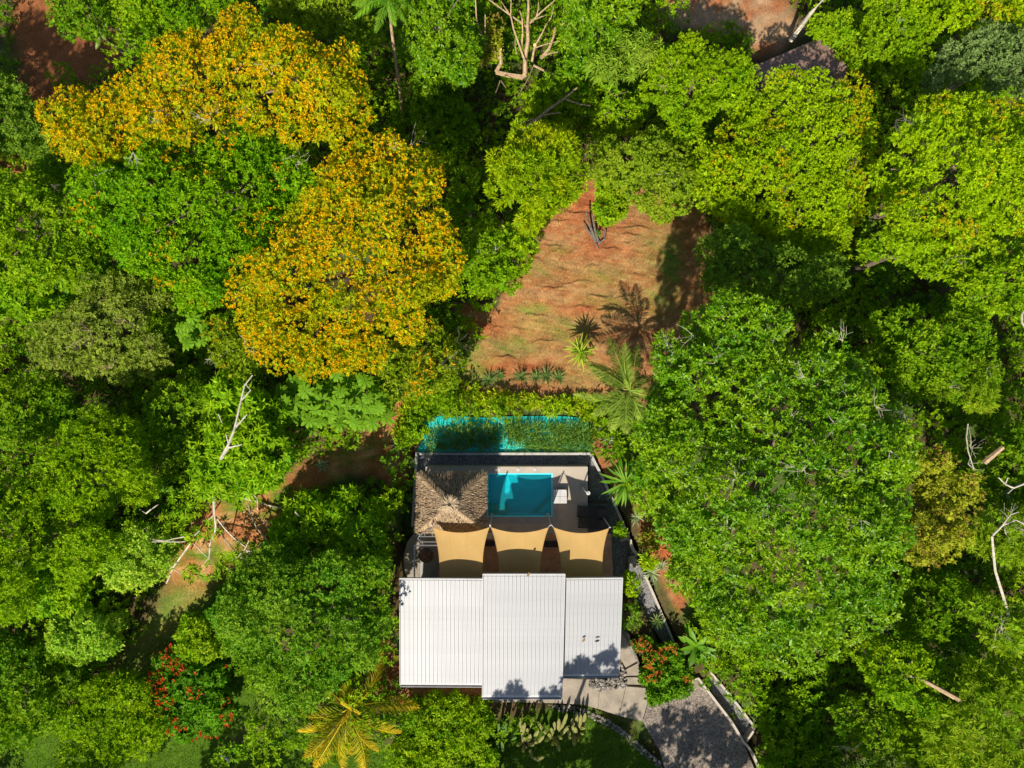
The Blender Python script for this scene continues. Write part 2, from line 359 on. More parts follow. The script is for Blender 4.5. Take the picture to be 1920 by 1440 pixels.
# concrete walk in poured bays, with open joints between the bays
walk = [[(1163,1180),(1180,1190),(1194,1240),(1173,1252),(1163,1235)], [(1172,1256),(1195,1244),(1206,1266),(1173,1267)], [(1173,1270),(1207,1270),(1209,1284),(1173,1283)],
        [(1174,1287),(1210,1290),(1215,1316),(1204,1352),(1161,1342)], [(1124.4,1290),(1173.2,1287),(1160.3,1341.6),(1121.5,1329)], [(1057,1272),(1106,1274),(1123.8,1290),(1120.9,1329),(1092,1321),(1040,1318)], [(925,1316),(930,1296),(1048,1290),(1039.4,1318)]]
b = MB()
for P in walk[:1]: b.prism(pp(P, -.12), -.9, -.12)
path = tag(b.build('path', M['concrete']), kind='structure')
for P in walk[1:]:
    b = MB(); b.prism(pp(P, -.12 - .02 * random.random()), -.9, -.12); b.build('slab', M['concrete'], path)
tag(slab('driveway', [[(1216,1318),(1240,1288),(1306,1273),(1369,1354),(1393,1392),(1440,1500),(1262,1500),(1238,1410),(1205,1353)]], -.14, .9, M['drive']), kind='structure')
slab('side_path', [[(1183,1022),(1208,1080),(1262,1206),(1246,1212),(1196,1130),(1172,1100)], [(1312,1264),(1333,1264),(1375,1312),(1416,1368),(1394,1384),(1372,1351)]], -.75, .8, M['gravel'])

def wall(label, pts, w, z0, z1, m='wallwhite', name='garden_wall'):
    b = MB(); b.wall(pp(pts, z1), w, z0, z1); return tag(b.build(name, M[m]), label, 'wall')
wall('white low wall between the turquoise netting and the dark gravel strip', [(784.5,851),(1107,851)], .16, -2.8, -.75)
wall('long narrow white wall running down the outer side of the thatched hut', [(781.5,848.5),(778,900),(773,988)], .16, -2.8, -.72)
wall('white slanting wall on the plot side with the big strappy plant', [(1108,852),(1132,900),(1162,967),(1180,1009)], .17, -2.8, -.74)
wall('short pale spur wall branching into the gravel beside the right sail', [(1163,1014),(1179,1009)], .15, -2.4, -.76)
wall('tan stretch of wall just below the short spur wall', [(1181,1012),(1187,1030),(1196,1042)], .2, -2.4, -.4, 'plaster')
wall('grey kerb wall along the narrow gravel path right of the white roof', [(1209,1078),(1226,1116),(1264,1206)], .15, -1.6, -.45, 'plaster')
wall('pale kerb wall dividing the gravel driveway from the sunken dark channel', [(1292,1279),(1309,1272),(1371,1353),(1394,1390),(1412,1414),(1428,1450)], .16, -1.6, -.02, 'plaster')
wall('outer pale wall of the sunken dark channel beside the driveway', [(1330,1258),(1374,1310),(1417,1366)], .15, -1.6, -.1, 'plaster')
wall('short end wall closing the sunken channel at its lower corner', [(1413,1371),(1400,1390)], .15, -1.6, -.12, 'plaster')

# ------------------------------------------------------------------ swimming pool
c0 = W(974, 930, 0)
pl = empty('swimming_pool', (c0.x, c0.y, 0), 'rectangular turquoise swimming pool beside the thatched hut', 'pool')
P = pp(pool, 0); x0, x1, y1, y0 = P[0].x, P[1].x, P[0].y, P[2].y
b = MB(); zb = -1.25
b.prism([(x0, y0), (x1, y0), (x1, y1), (x0, y1)], zb - .15, zb)
for a in ((x0, y0, x0 + .08, y1), (x1 - .08, y0, x1, y1), (x0 + .08, y0, x1 - .08, y0 + .08), (x0 + .08, y1 - .08, x1 - .08, y1)):
    b.prism([(a[0], a[1]), (a[2], a[1]), (a[2], a[3]), (a[0], a[3])], zb, -.02)
b.build('basin', M['pooltile'], pl)
q = pp([(913,950),(951,950),(951,969),(913,969)], 0); b = MB(); b.prism([(x0 + .085, y0 + .085), (q[1].x, y0 + .085), (q[1].x, q[0].y), (x0 + .085, q[0].y)], zb + .004, -.42); b.build('step', M['poolstep'], pl)
for i in range(3):
    zz = -.95 + .3 * i; d = 1.25 - .32 * i
    b = MB(); b.prism([(x1 - .085, y0 + .085), (x1 - .085, y0 + .085 + d), (x1 - .085 - d, y0 + .085)], zb + .004 if i == 0 else zz - .3, zz); b.build('corner_step', M['poolstep' if i == 0 else 'pooltile'], pl)
b = MB(); b.prism([(x0 + .081, y0 + .081), (x1 - .081, y0 + .081), (x1 - .081, y1 - .081), (x0 + .081, y1 - .081)], -.075, -.07); b.build('water', M['water'], pl)
q = pp([(913,970),(1036.5,970),(1036.5,930),(1046,930),(1046,974),(1040,981),(913,981)], .03)
b = MB(); b.prism(q, .003, .03); b.build('coping', M['greyslab'], pl)
for (u, v) in ((935, 880.5), (971.5, 880.5), (1003, 880.5)):
    c = W(u, v, 0.03); b = MB(); b.box((c.x, c.y, .02), (.2, .2, .04)); o = b.build('paver', M['white'])
    tag(o, 'small white square paver on the pool edge, ' + {935: 'the one closest to the thatch', 971.5: 'the middle one of three', 1003: 'the one farthest from the thatch'}[u], 'paver', 'white pavers along the pool edge')
# ------------------------------------------------------------------ the house
h0 = W(958, 1180, 0)
house = empty('house', (h0.x, h0.y, -.3), 'low white house under three ribbed white metal roofs', 'house')
b = MB(); b.prism(pp([(790,1120),(1130,1120),(1125,1240),(790,1245)], 0), -.7, 2.7); b.build('wall', M['plaster'], house)
def metal_roof(cn, zN, zS, nrib):
    A, B, Cc, D = W(*cn[0], zN), W(*cn[1], zN), W(*cn[2], zS), W(*cn[3], zS)
    ex = (B - A); ey = ((D - A) + (Cc - B)) / 2; nn = ex.cross(ey).normalized()
    if nn.z < 0: nn = -nn
    th = MB()                                              # the deck below the sheets
    low = [A - nn * .14, A + ex - nn * .14, A + ex + ey - nn * .14, A + ey - nn * .14]; up = [p + nn * .12 for p in low]
    th.add(low + up, [(0,1,2,3),(7,6,5,4),(0,4,5,1),(1,5,6,2),(2,6,7,3),(3,7,4,0)])
    roof = th.build('roof', M['white'], house)
    dx = ex / nrib
    prof = [(0, .0), (.05, .0), (.085, .075), (.14, .075), (.175, .0), (.50, .0), (.53, .012), (.56, .0), (.77, .0), (.80, .012), (.83, .0), (1.0, .0)]
    g = MB(); e1 = ey * .985; s0 = ey * .018
    vs = [A + dx * t + nn * (hh + .004) + s0 for t, hh in prof] + [A + dx * t + nn * (hh + .004) + e1 for t, hh in prof]; m_ = len(prof)
    g.add(vs, [(i, i + 1, m_ + i + 1, m_ + i) for i in range(m_ - 1)] + [(1, 2, 3, 4), (m_ + 4, m_ + 3, m_ + 2, m_ + 1)])
    p0 = g.build('roof_panel', M['roof'], roof)
    for i in range(1, nrib):
        o = p0.copy(); COL.objects.link(o); o.parent = roof; o.location = p0.location + dx * i
    cap = MB(); cap.tube([A + nn * .05, A + ex + nn * .05], .07, .07, 6); cap.build('ridge_cap', M['white'], roof)
    for o_, s_ in ((Vector((0, 0, 0)), -1), (ex, 1)):
        f = MB(); e = ex.normalized() * .035 * s_; qs = [A + o_ - nn * .16, A + o_ + nn * .045, A + o_ + ey + nn * .045, A + o_ + ey - nn * .16]
        f.add([p + e * .1 for p in qs] + [p + e for p in qs], [(3,2,1,0),(4,5,6,7),(0,1,5,4),(1,2,6,5),(2,3,7,6),(3,0,4,7)]); f.build('verge_trim', M['white'], roof)
    gt = MB(); gy_ = ey.normalized(); k1 = A + ey - nn * .02
    for (a, c2, dz0, dz1) in ((.0, .02, -.14, -.0), (.02, .15, -.14, -.12), (.15, .17, -.14, .02)):
        qs = [k1 + gy_ * a, k1 + ex + gy_ * a, k1 + ex + gy_ * c2, k1 + gy_ * c2]
        zz = Vector((0, 0, 1)); gt.add([p + zz * dz0 for p in qs] + [p + zz * dz1 for p in qs], [(3,2,1,0),(4,5,6,7),(0,1,5,4),(1,2,6,5),(2,3,7,6),(3,0,4,7)])
    gt.build('gutter', M['white'], roof)
    return roof
metal_roof([(750,1084),(907,1085),(904,1284),(750,1284)], 4.2, 3.0, 20)
metal_roof([(1061,1084),(1167,1083),(1161,1267),(1056,1267)], 4.2, 2.95, 14)
metal_roof([(906,1076),(1059,1076),(1054,1307),(904,1307)], 4.62, 3.32, 20)
# glazed garden front under the sails
g = MB()
for i in range(6):
    u = 800 + i * 58; g.box((W(u, 1118, 0).x, W(u, 1116, 0).y, 1.2), (1.6, .06, 2.3))
g.build('window', M['black'], house)
# ------------------------------------------------------------------ foliage
LC = {  # leaf colours (two greens), flower colour, L, W, leaves per tuft, spread, tufts per clump, clump radius, gap, material
 'glossy': dict(c=[(0.100,0.249,0.0015),(0.223,0.359,0.0023)], L=0.236, W=0.093, n=7, sp=1.05, tu=56, rc=.9, gap=.05, m='leaf_gloss', lobe=3.6),
 'bright': dict(c=[(0.125,0.271,0.0013),(0.262,0.385,0.0025)], L=0.240, W=0.111, n=6, sp=1.05, tu=43, rc=.82, gap=.06, m='leaf', lobe=2.4),
 'lime':   dict(c=[(0.238,0.389,0.0024),(0.352,0.475,0.0030)], L=.19, W=.075, n=7, sp=.75, tu=66, rc=.80, gap=.04, m='leaf', fl=((.58,.38,.006),(.50,.44,.006)), fa=.2, lobe=3.2),
 'limefine': dict(c=[(0.170,0.317,0.0013),(0.280,0.409,0.0019)], L=0.187, W=0.080, n=7, sp=.9, tu=56, rc=.75, gap=.06, m='leaf', lobe=2.0),
 'yellow': dict(c=[(.26,.35,.003),(.52,.46,.004)], L=.17, W=.066, n=8, sp=.72, tu=78, rc=.75, gap=.06, m='leaf', fl=((.94,.44,.004),(.90,.56,.005)), fa=.84, lobe=3.0),
 'yellowish': dict(c=[(0.170,0.281,0.0064),(0.280,0.335,0.0080)], L=.21, W=.09, n=6, sp=.8, tu=42, rc=.7, gap=.10, m='leaf', fl=((.85,.42,.008),(.62,.44,.01)), fa=.25, lobe=1.8),
 'greenb': dict(c=[(0.118,0.302,0.0009),(0.236,0.395,0.0016)], L=0.196, W=0.089, n=7, sp=.9, tu=58, rc=.8, gap=.06, m='leaf', fl=((.90,.40,.006),(.60,.45,.008)), fa=.08, lobe=3.0),
 'pinnate': dict(c=[(0.207,0.351,0.0013),(0.349,0.412,0.0019)], L=.32, W=.075, n=9, sp=.8, tu=42, rc=.82, gap=.04, m='leaf', lobe=2.2),
 'bluegreen': dict(c=[(0.106,0.266,0.0091),(0.214,0.338,0.0151)], L=0.196, W=0.093, n=7, sp=1.1, tu=56, rc=.8, gap=.05, m='leaf', fl=((.23,.38,.008),(.19,.35,.010)), fa=.28, lobe=2.8),
 'sage':   dict(c=[(0.177,0.292,0.0081),(0.271,0.351,0.0135)], L=0.178, W=0.089, n=7, sp=1.05, tu=56, rc=.75, gap=.05, m='leaf', lobe=2.2),
 'olive':  dict(c=[(0.200,0.270,0.0240),(0.270,0.335,0.0360)], L=.17, W=.07, n=6, sp=1.1, tu=40, rc=.7, gap=.12, m='leaf_dull', lobe=1.8),
 'brown':  dict(c=[(0.270,0.292,0.0160),(0.360,0.378,0.0160)], L=.19, W=.085, n=6, sp=1.1, tu=40, rc=.7, gap=.1, m='leaf_dull', fl=((.33,.20,.05),(.38,.28,.05)), fa=.3, lobe=1.8),
 'grey':   dict(c=[(0.150,0.238,0.0600),(0.220,0.313,0.0880)], L=.24, W=.09, n=7, sp=1.0, tu=38, rc=.7, gap=.12, m='leaf_dull', lobe=2.0),
 'mid':    dict(c=[(0.093,0.222,0.0023),(0.198,0.318,0.0038)], L=0.240, W=0.111, n=6, sp=1.1, tu=39, rc=.85, gap=.08, m='leaf', lobe=2.2),
 'dull':   dict(c=[(0.110,0.216,0.0128),(0.170,0.281,0.0160)], L=0.214, W=0.089, n=6, sp=1.0, tu=43, rc=.8, gap=.1, m='leaf', lobe=2.2),
 'star':   dict(c=[(0.150,0.327,0.0031),(0.262,0.409,0.0038)], L=.42, W=.135, n=9, sp=1.35, tu=19, rc=.85, gap=.06, m='leaf', lobe=2.0),
 'droop':  dict(c=[(0.160,0.302,0.0160),(0.250,0.367,0.0240)], L=.50, W=.10, n=9, sp=1.4, tu=20, rc=.8, gap=.05, m='leaf', dr=.35, lobe=2.0),
 'pale':   dict(c=[(0.240,0.432,0.0240),(0.400,0.518,0.0400)], L=.20, W=.10, n=6, sp=1.2, tu=30, rc=.6, gap=.13, m='leaf', lobe=1.6),
 'redflower': dict(c=[(0.080,0.216,0.0048),(0.140,0.324,0.0080)], L=.22, W=.12, n=6, sp=1.1, tu=30, rc=.6, gap=.12, m='leaf', fl=((.80,.06,.025),(.72,.12,.035)), fa=.42, lobe=1.6),
 'ixora':  dict(c=[(0.070,0.184,0.0048),(0.160,0.335,0.0080)], L=.2, W=.11, n=6, sp=1.1, tu=28, rc=.42, gap=.1, m='leaf', fl=((.85,.16,.06),(.75,.25,.07)), fa=.30, lobe=1.2),
 'creeper': dict(c=[(0.173,0.338,0.0027),(0.288,0.395,0.0043)], L=.22, W=.11, n=5, sp=1.2, tu=26, rc=.5, gap=.05, m='leaf', lobe=1.4),
 'hedge':  dict(c=[(0.260,0.432,0.0048),(0.450,0.497,0.0096)], L=.34, W=.085, n=6, sp=.8, tu=24, rc=.5, gap=.06, m='leaf', lobe=1.2),
 'feather': dict(c=[(0.180,0.324,0.0048),(0.280,0.367,0.0096)], L=.34, W=.05, n=10, sp=1.0, tu=28, rc=.8, gap=.15, m='leaf_dull', lobe=2.0),
}
def tufts_to_leaves(pos, axis, k, K, rng, scale=1.0, colmix=None, flower=None):
    """every tuft -> K['n'] leaves round its axis"""
    n = K['n']; N = len(pos)
    if N == 0: return None
    up = np.where(np.abs(axis[:, 2:3]) > .95, np.array([[1., 0, 0]]), np.array([[0, 0, 1.]]))
    e1 = nrm(np.cross(axis, up)); e2 = np.cross(axis, e1)
    ph = (np.arange(n)[None] + rng.rand(N, 1) * 3 + rng.rand(N, n) * .6) * 2 * np.pi / n
    sp = K['sp'] if flower is None else np.where(flower, .5, K['sp'])[:, None]
    a = sp + .32 * rng.randn(N, n)
    q = e1[:, None] * np.cos(ph)[..., None] + e2[:, None] * np.sin(ph)[..., None]
    d = axis[:, None] * np.cos(a)[..., None] + q * np.sin(a)[..., None]
    nn = axis[:, None] * np.sin(a)[..., None] - q * np.cos(a)[..., None] + .35 * rng.randn(N, n, 3)
    L = K['L'] * (.65 + .6 * rng.rand(N, n)) * scale; Wd = K['W'] * (.75 + .5 * rng.rand(N, n)) * scale
    c0, c1 = np.array(K['c'][0]), np.array(K['c'][1])
    t = np.clip((colmix[:, None] if colmix is not None else .5) + .28 * rng.randn(N, n), -.2, 1.25)[..., None]
    col = (c0 * (1 - t) + c1 * t) * np.exp(.16 * rng.randn(N, n))[..., None]
    if flower is not None:
        f0, f1 = np.array(K['fl'][0]), np.array(K['fl'][1]); tt = rng.rand(N, n)[..., None]
        fc = f0 * (1 - tt) + f1 * tt
        isf = flower[:, None] & (rng.rand(N, n) < .78); Wd = np.where(isf, Wd * .8, Wd); L = np.where(isf, L * .85, L)
        col = np.where(isf[..., None], fc * np.exp(.12 * rng.randn(N, n))[..., None], col)
    P_ = np.repeat(pos[:, None], n, 1) + d * .02
    return leaf_arrays(P_.reshape(-1, 3), d.reshape(-1, 3), nn.reshape(-1, 3), L.ravel(), Wd.ravel(), np.clip(col, .002, .9).reshape(-1, 3), droop=K.get('dr', 0.06))
def clump_leaves(Cl, kind, rng, seed=0, dens=1.0, lo=-.2, inner=9):
    """Cl (M,4): clump centres and radii -> leaf arrays"""
    global NLEAF
    K = LC[kind]; M_ = len(Cl)
    cnt = np.maximum(3, (K['tu'] * dens * (Cl[:, 3] / K['rc']) ** 2 * (.8 + .4 * rng.rand(M_)))).astype(int)
    idx = np.repeat(np.arange(M_), cnt); N = len(idx)
    dz = lo + (1 - lo) * rng.rand(N); ph = rng.rand(N) * 2 * np.pi; r = np.sqrt(np.clip(1 - dz * dz, 0, 1))
    dr = np.stack([r * np.cos(ph), r * np.sin(ph), dz], 1)
    c = Cl[idx]; pos = c[:, :3] + dr * np.array([1, 1, .8]) * (c[:, 3] * (.72 + .36 * rng.rand(N)))[:, None]
    keep = np.ones(N, bool)
    for s in range(0, N, 4000):
        p = pos[s:s + 4000]; dd = ((p[:, None, :] - Cl[None, :, :3]) ** 2).sum(-1) / (Cl[None, :, 3] * .78) ** 2
        dd[np.arange(len(p)), idx[s:s + 4000]] = 9; keep[s:s + 4000] = dd.min(1) > 1
    pos, dr, idx = pos[keep], dr[keep], idx[keep]
    ax = nrm(dr * .75 + np.array([0, 0, .55]) + .45 * rng.randn(len(pos), 3))
    cm = .5 + .45 * nz(pos[:, 0], pos[:, 1], seed + 50, 4.5) + (.16 * rng.randn(M_))[idx]
    fl = None
    if 'fl' in K:
        patch = nz(pos[:, 0], pos[:, 1], seed + 90, 4.2) * .6 + (.22 * rng.randn(M_))[idx] + .5
        if Cl.shape[1] > 4: patch = patch - .55 * (Cl[idx, 4] - .62)
        fl = (patch < K['fa'] * 1.0 + .02) & (dr[:, 2] > .1) & (rng.rand(len(pos)) < .9)
        pos = pos + dr * (fl * .12)[:, None]; ax = np.where(fl[:, None], nrm(ax * .6 + np.array([.15, .25, .8])), ax)
    out = [tufts_to_leaves(pos, ax, kind, K, rng, 1.0, cm, fl)]
    # inner leaves, broader and fewer
    Ki = dict(K); Ki['n'] = 5; Ki['sp'] = 1.25; Ki.pop('fl', None)
    ci = np.repeat(np.arange(M_), inner); d2 = nrm(rng.randn(len(ci), 3) * np.array([1, 1, .5])); 
    p2 = Cl[ci, :3] + d2 * (Cl[ci, 3] * .75)[:, None] - np.array([0, 0, .55]) * Cl[ci, 3:4]
    Ki['L'] = max(.36, K['L'] * 1.4); Ki['W'] = max(.2, K['W'] * 2.0)
    out.append(tufts_to_leaves(p2, nrm(np.array([0, 0, 1.]) + .5 * rng.randn(len(ci), 3)), kind, Ki, rng, 1.0, np.full(len(ci), .3)))
    V, F, C = join([o for o in out if o]); NLEAF += len(V) // 4
    return V, F, C
def expand(P):
    o = []
    for u, v in P:
        if u == 0: u = -75
        if u == 1920: u = 1995
        if v == 0: v = -65
        if v == 1440: v = 1505
        o.append((u, v))
    return o
def canopy(P, ztop, drop, rc, rng, seed, gap, lobe):
    """clump centres filling a crown whose outline is the world polygon P; dome with lobes"""
    xs = [p[0] for p in P]; ys = [p[1] for p in P]; s = rc * 1.08
    gx_, gy_ = np.meshgrid(np.arange(min(xs), max(xs) + s, s), np.arange(min(ys), max(ys) + s, s))
    gx_[1::2] += s * .5
    x = gx_.ravel() + rng.uniform(-.38, .38, gx_.size) * s; y = gy_.ravel() + rng.uniform(-.38, .38, gx_.size) * s
    d = np.where(inpoly(x, y, P), polydist(x, y, P), -1)
    k = d > rc * .3; x, y, d = x[k], y[k], d[k]
    if len(x) == 0:
        x = np.array([np.mean(xs)]); y = np.array([np.mean(ys)]); d = np.array([rc])
    dm = max(d.max(), 1e-3)
    nl = max(1, int(len(x) * (rc * 1.08) ** 2 / (lobe * 1.15) ** 2)); cand = rng.permutation(len(x)); ch = []
    for i in cand:                                              # lobe centres, kept apart
        if all((x[i] - x[j]) ** 2 + (y[i] - y[j]) ** 2 > (lobe * .85) ** 2 for j in ch): ch.append(i)
    dl = np.sqrt(((x[:, None] - x[ch][None]) ** 2 + (y[:, None] - y[ch][None]) ** 2)); hl = rng.uniform(-.35, .45, len(ch)) * lobe * .35
    bump = (np.sqrt(np.clip(1 - (dl / (lobe * .56)) ** 2, 0, 1)) * lobe * .52 + hl[None]).max(1)
    z = ztop - drop + (drop - lobe * .3) * np.sqrt(np.clip(d / (dm * .85), 0, 1)) + bump - lobe * .25 + rng.uniform(-.2, .2, len(x)) * rc
    r = rc * rng.uniform(.72, 1.22, len(x))
    k = (rng.rand(len(x)) > gap) & (nz(x, y, seed + 2, 3.2) + .25 * rng.randn(len(x)) > -.95 + gap)
    if k.sum() < 2: k[:] = True
    hn = np.clip(1 - dl.min(1) / lobe, 0, 1); k &= ~((hn < .42) & (rng.rand(len(x)) < .10) & (len(ch) > 2))
    if k.sum() < 2: k[:] = True
    Cl = np.stack([x, y, z, r, hn], 1)[k]
    ed = Cl[(d[k] < rc * 1.7)]                                  # skirt below the rim
    if len(ed) and dm > rc * 1.6:
        sk = ed.copy(); cxy = Cl[:, :2].mean(0); sk[:, :2] += (cxy - sk[:, :2]) * .06; sk[:, 2] -= rc * 1.25; sk[:, 4] -= .3; Cl = np.concatenate([Cl, sk])
    return Cl
def trunk_mesh(b, base, top, Cl, rng, r):
    base = Vector(base); top = Vector(top)
    k = [base.lerp(top, t) + Vector((rng.uniform(-.15, .15), rng.uniform(-.15, .15), 0)) * (0 < t < 1) for t in (0, .35, .7, 1)]
    b.tube(k, r, r * .55, 7)
    for i in rng.permutation(len(Cl))[:min(9, len(Cl))]:
        e = Vector(Cl[i, :3]) - Vector((0, 0, .1)); st = k[2].lerp(top, rng.rand()); m_ = st.lerp(e, .55) + Vector((0, 0, .12 * (e - st).length))
        b.tube([st, m_, e], r * .35, r * .09, 5)
def twig(b, p, rng, n=6, ln=.8, r=.013, up=.35):
    p = Vector(p); ang = rng.uniform(0, 6.28)
    for i in range(n):
        a = ang + rng.uniform(-1.5, 1.5); l = ln * rng.uniform(.5, 1.15)
        q = p + Vector((math.cos(a), math.sin(a), up * rng.uniform(.1, .9))) * l * .55
        a2 = a + rng.uniform(-.7, .7); e = q + Vector((math.cos(a2), math.sin(a2), up * rng.uniform(0, .8))) * l * .6
        b.tube([p, q, e], r, r * .4, 4, False)
        if rng.rand() < .6:
            a3 = a + rng.choice([-.8, .8]); b.tube([q, q + Vector((math.cos(a3), math.sin(a3), .2)) * l * .5], r * .7, r * .35, 4, False)
TREES = {}; CROWNS = []
def tree(name, kind, h, drop, P, label, cat='tree', group=None, twigs=(), seed=None, dens=1.0, rc=None, tw=None, trunk_m='bark', base=None, gap=None, rt=None, lean=0):
    seed = seed if seed is not None else int(sum(u * 7 + v * 13 for u, v in P)) % 9973
    rng = np.random.RandomState(seed); K = LC[kind]
    P = expand(P); cu = sum(p[0] for p in P) / len(P); cv = sum(p[1] for p in P) / len(P)
    z0 = G(cu, cv, h - drop * .45).z; CROWNS.append((P, h))
    Pw = pp(P, z0); n = len(Pw); Q = []                          # roughen the outline
    for i in range(n):
        a, c = Pw[i], Pw[(i + 1) % n]
        for t in (0, .33, .66): Q.append(a.lerp(c, t) + Vector((rng.uniform(-.22, .22), rng.uniform(-.22, .22), 0)))
    rc = rc or K['rc']; ztop = z0 + drop * .45
    Cl = canopy([(p.x, p.y) for p in Q], ztop, drop, rc, rng, seed, K['gap'] if gap is None else gap, K['lobe'])
    cx_, cy_ = Cl[:, :2].mean(0); gz = T(cx_, cy_) if base is None else base
    t = empty(name, (cx_, cy_ - lean, gz), label, cat, group)
    b = MB()
    rt = rt or (.10 + .018 * h)
    trunk_mesh(b, (cx_, cy_ - lean, gz - .2), (cx_, cy_, max(gz + .3, ztop - drop * .75)), Cl, rng, rt if h > 2.5 else .05)
    b.build('trunk', M[trunk_m], t)
    V, F, C = clump_leaves(Cl, kind, rng, seed, dens)
    link('crown', fan_mesh('crown', V, F, C, M[K['m']], t.location), t)
    if len(twigs):
        for u, v in twigs:
            b = MB(); p = W(u, v, ztop); j = ((Cl[:, 0] - p.x) ** 2 + (Cl[:, 1] - p.y) ** 2).argmin(); p = W(u, v, Cl[j, 2] + .35 * Cl[j, 3])
            twig(b, p, rng, int(rng.randint(4, 7)), rng.uniform(.7, 1.1)); b.build('bare_twig', M[tw or 'pale_bark'], t)
    TREES[label] = t
    return t
# --- the crowns, outlined in photograph pixels
YA = tree('flowering_tree', 'yellow', 13, 3.2, [(80,210),(120,165),(230,140),(300,70),(380,60),(400,30),(470,18),(520,50),(600,62),(660,92),(690,150),(690,228),(640,262),(590,242),(545,270),(520,250),(440,230),(330,258),(250,250),(200,290),(130,300),(85,260)],
  'wide lumpy tree full of orange blossom filling the upper left corner area', group='orange flowering trees', twigs=[(180,240),(240,235),(305,238),(385,225),(470,190),(455,120),(395,210),(510,140),(250,285),(640,190)])
tree('leafy_tree', 'greenb', 10.5, 3.0, [(120,290),(200,292),(250,255),(330,262),(440,236),(520,255),(575,300),(590,360),(530,380),(520,430),(440,490),(420,560),(390,585),(330,565),(260,525),(225,475),(150,430),(105,360)],
  'broad vivid green tree between the two orange flowering trees', twigs=[(550,290),(555,310),(170,330),(240,300)])
tree('flowering_tree', 'yellow', 13.5, 3.6, [(610,330),(598,290),(640,268),(690,240),(760,250),(812,280),(832,330),(836,400),(858,460),(862,525),(800,560),(795,615),(730,652),(690,690),(600,690),(520,702),(470,662),(448,620),(418,555),(440,500),(520,440),(530,390),(590,350)],
  'densest golden orange flowering tree left of the bare red clearing', group='orange flowering trees', twigs=[(770,275),(755,270)])
tree('mixed_tree', 'yellowish', 6, 2.2, [(690,700),(725,650),(790,605),(850,630),(872,680),(865,715),(800,745),(740,745),(705,725)],
  'scruffy olive and yellow tree with grey twigs at the clearing edge', twigs=[(848,655),(842,668),(785,660),(856,640),(835,690)], tw='grey_wood')
tree('flowering_tree', 'yellowish', 8, 2, [(385,608),(440,598),(472,650),(492,700),(430,722),(390,682)],
  'small half bare yellowish tree below the orange crown', twigs=[(460,650),(430,655),(400,668)])
tree('leafy_tree', 'bright', 8, 2.5, [(0,350),(60,330),(108,362),(150,425),(225,478),(205,535),(130,560),(60,530),(0,540)], 'light green rounded tree on the left edge beside the vivid green one', twigs=[(45,400),(60,410),(95,345)], tw='grey_wood')
tree('broadleaf_shrub', 'star', 3.5, 1, [(0,525),(55,535),(125,560),(122,600),(45,612),(0,605)], 'pale broad leaved shrub patch on the left edge above the red soil', 'shrub')
tree('leafy_tree', 'dull', 8.5, 2.4, [(0,125),(32,150),(82,215),(85,270),(70,302),(30,282),(0,262)], 'dusty green tree on the left edge below the dark shaded bank')
tree('leafy_shrub', 'bluegreen', 5, 1.6, [(45,290),(110,262),(132,310),(110,360),(60,340)], 'bluish green shrub between red soil and orange blossom', 'shrub')
tree('twiggy_tree', 'olive', 8, 2.5, [(100,590),(160,530),(240,520),(300,540),(322,600),(310,660),(240,722),(160,705),(60,705),(35,655),(60,622)], 'dull olive twiggy tree thin enough to see its branches', twigs=[(170,620),(200,560),(260,570),(110,680),(150,690),(270,640),(210,690),(140,640),(235,600)], tw='tan_bark', gap=.16)
tree('leafy_tree', 'mid', 7, 2.2, [(0,740),(60,710),(125,728),(115,790),(60,832),(0,832)], 'dark green round tree on the left edge below the olive twiggy one')
tree('leafy_tree', 'limefine', 9.5, 2.6, [(100,832),(140,768),(200,776),(260,828),(302,872),(275,930),(200,962),(125,1002),(60,982),(38,922),(75,868)], 'yellow green tree in front of the dark shaded hollow at left', twigs=[(205,910),(210,880)], tw='grey_wood')
tree('leafy_tree', 'limefine', 10, 2.8, [(0,885),(45,915),(100,1005),(185,968),(232,1000),(205,1072),(120,1092),(70,1165),(0,1168)], 'yellow green tree on the left edge lower than its similar neighbour')
tree('leafy_shrub', 'pale', 4.5, 1.6, [(180,1025),(250,975),(302,1008),(315,1060),(262,1112),(205,1110),(168,1062)], 'speckled pale leafed shrub beside the white limbed bare trees', 'shrub')
tree('broadleaf_tree', 'star', 6, 1.6, [(35,1050),(90,1038),(152,1070),(165,1112),(110,1142),(55,1158)], 'big leafed grey green tree overlapping the yellow green crown at left')
tree('broadleaf_tree', 'star', 7, 2.6, [(385,745),(440,700),(505,722),(528,780),(540,835),(528,900),(480,942),(430,925),(380,930),(340,890),(362,830),(400,800)], 'star leaved tree with one long white forked branch over it')
tree('leafy_tree', 'star', 4.6, 1.8, [(498,1010),(540,948),(600,922),(680,922),(722,955),(728,1040),(700,1062),(640,1052),(560,1062),(508,1052)], 'dark star leaved tree left of the thatched hut', dens=1.2)
tree('leafy_tree', 'bluegreen', 8.2, 3.6, [(385,1180),(400,1110),(450,1052),(500,1020),(560,1045),(640,1040),(700,1050),(722,1060),(722,1110),(718,1150),(728,1200),(712,1250),(662,1275),(622,1312),(560,1352),(500,1342),(450,1290),(430,1250)], 'massive blue green tree hugging the left side of the white roof')
tree('leafy_shrub', 'creeper', 3.2, 1.4, [(330,1180),(360,1150),(412,1180),(422,1230),(380,1242),(340,1230)], 'fresh green shrub just above the red flowering bush', 'shrub')
tree('leafy_tree', 'pale', 4.5, 1.6, [(65,1190),(110,1150),(170,1150),(217,1180),(217,1230),(160,1252),(110,1232)], 'bright yellow leaved small tree beside the grassy track', dens=1.6)
tree('flowering_bush', 'redflower', 3.0, 1.3, [(268,1240),(310,1212),(372,1220),(422,1272),(434,1340),(412,1372),(340,1392),(290,1352),(272,1300)], 'dark bush dotted with red flowers near the lower left', 'bush')
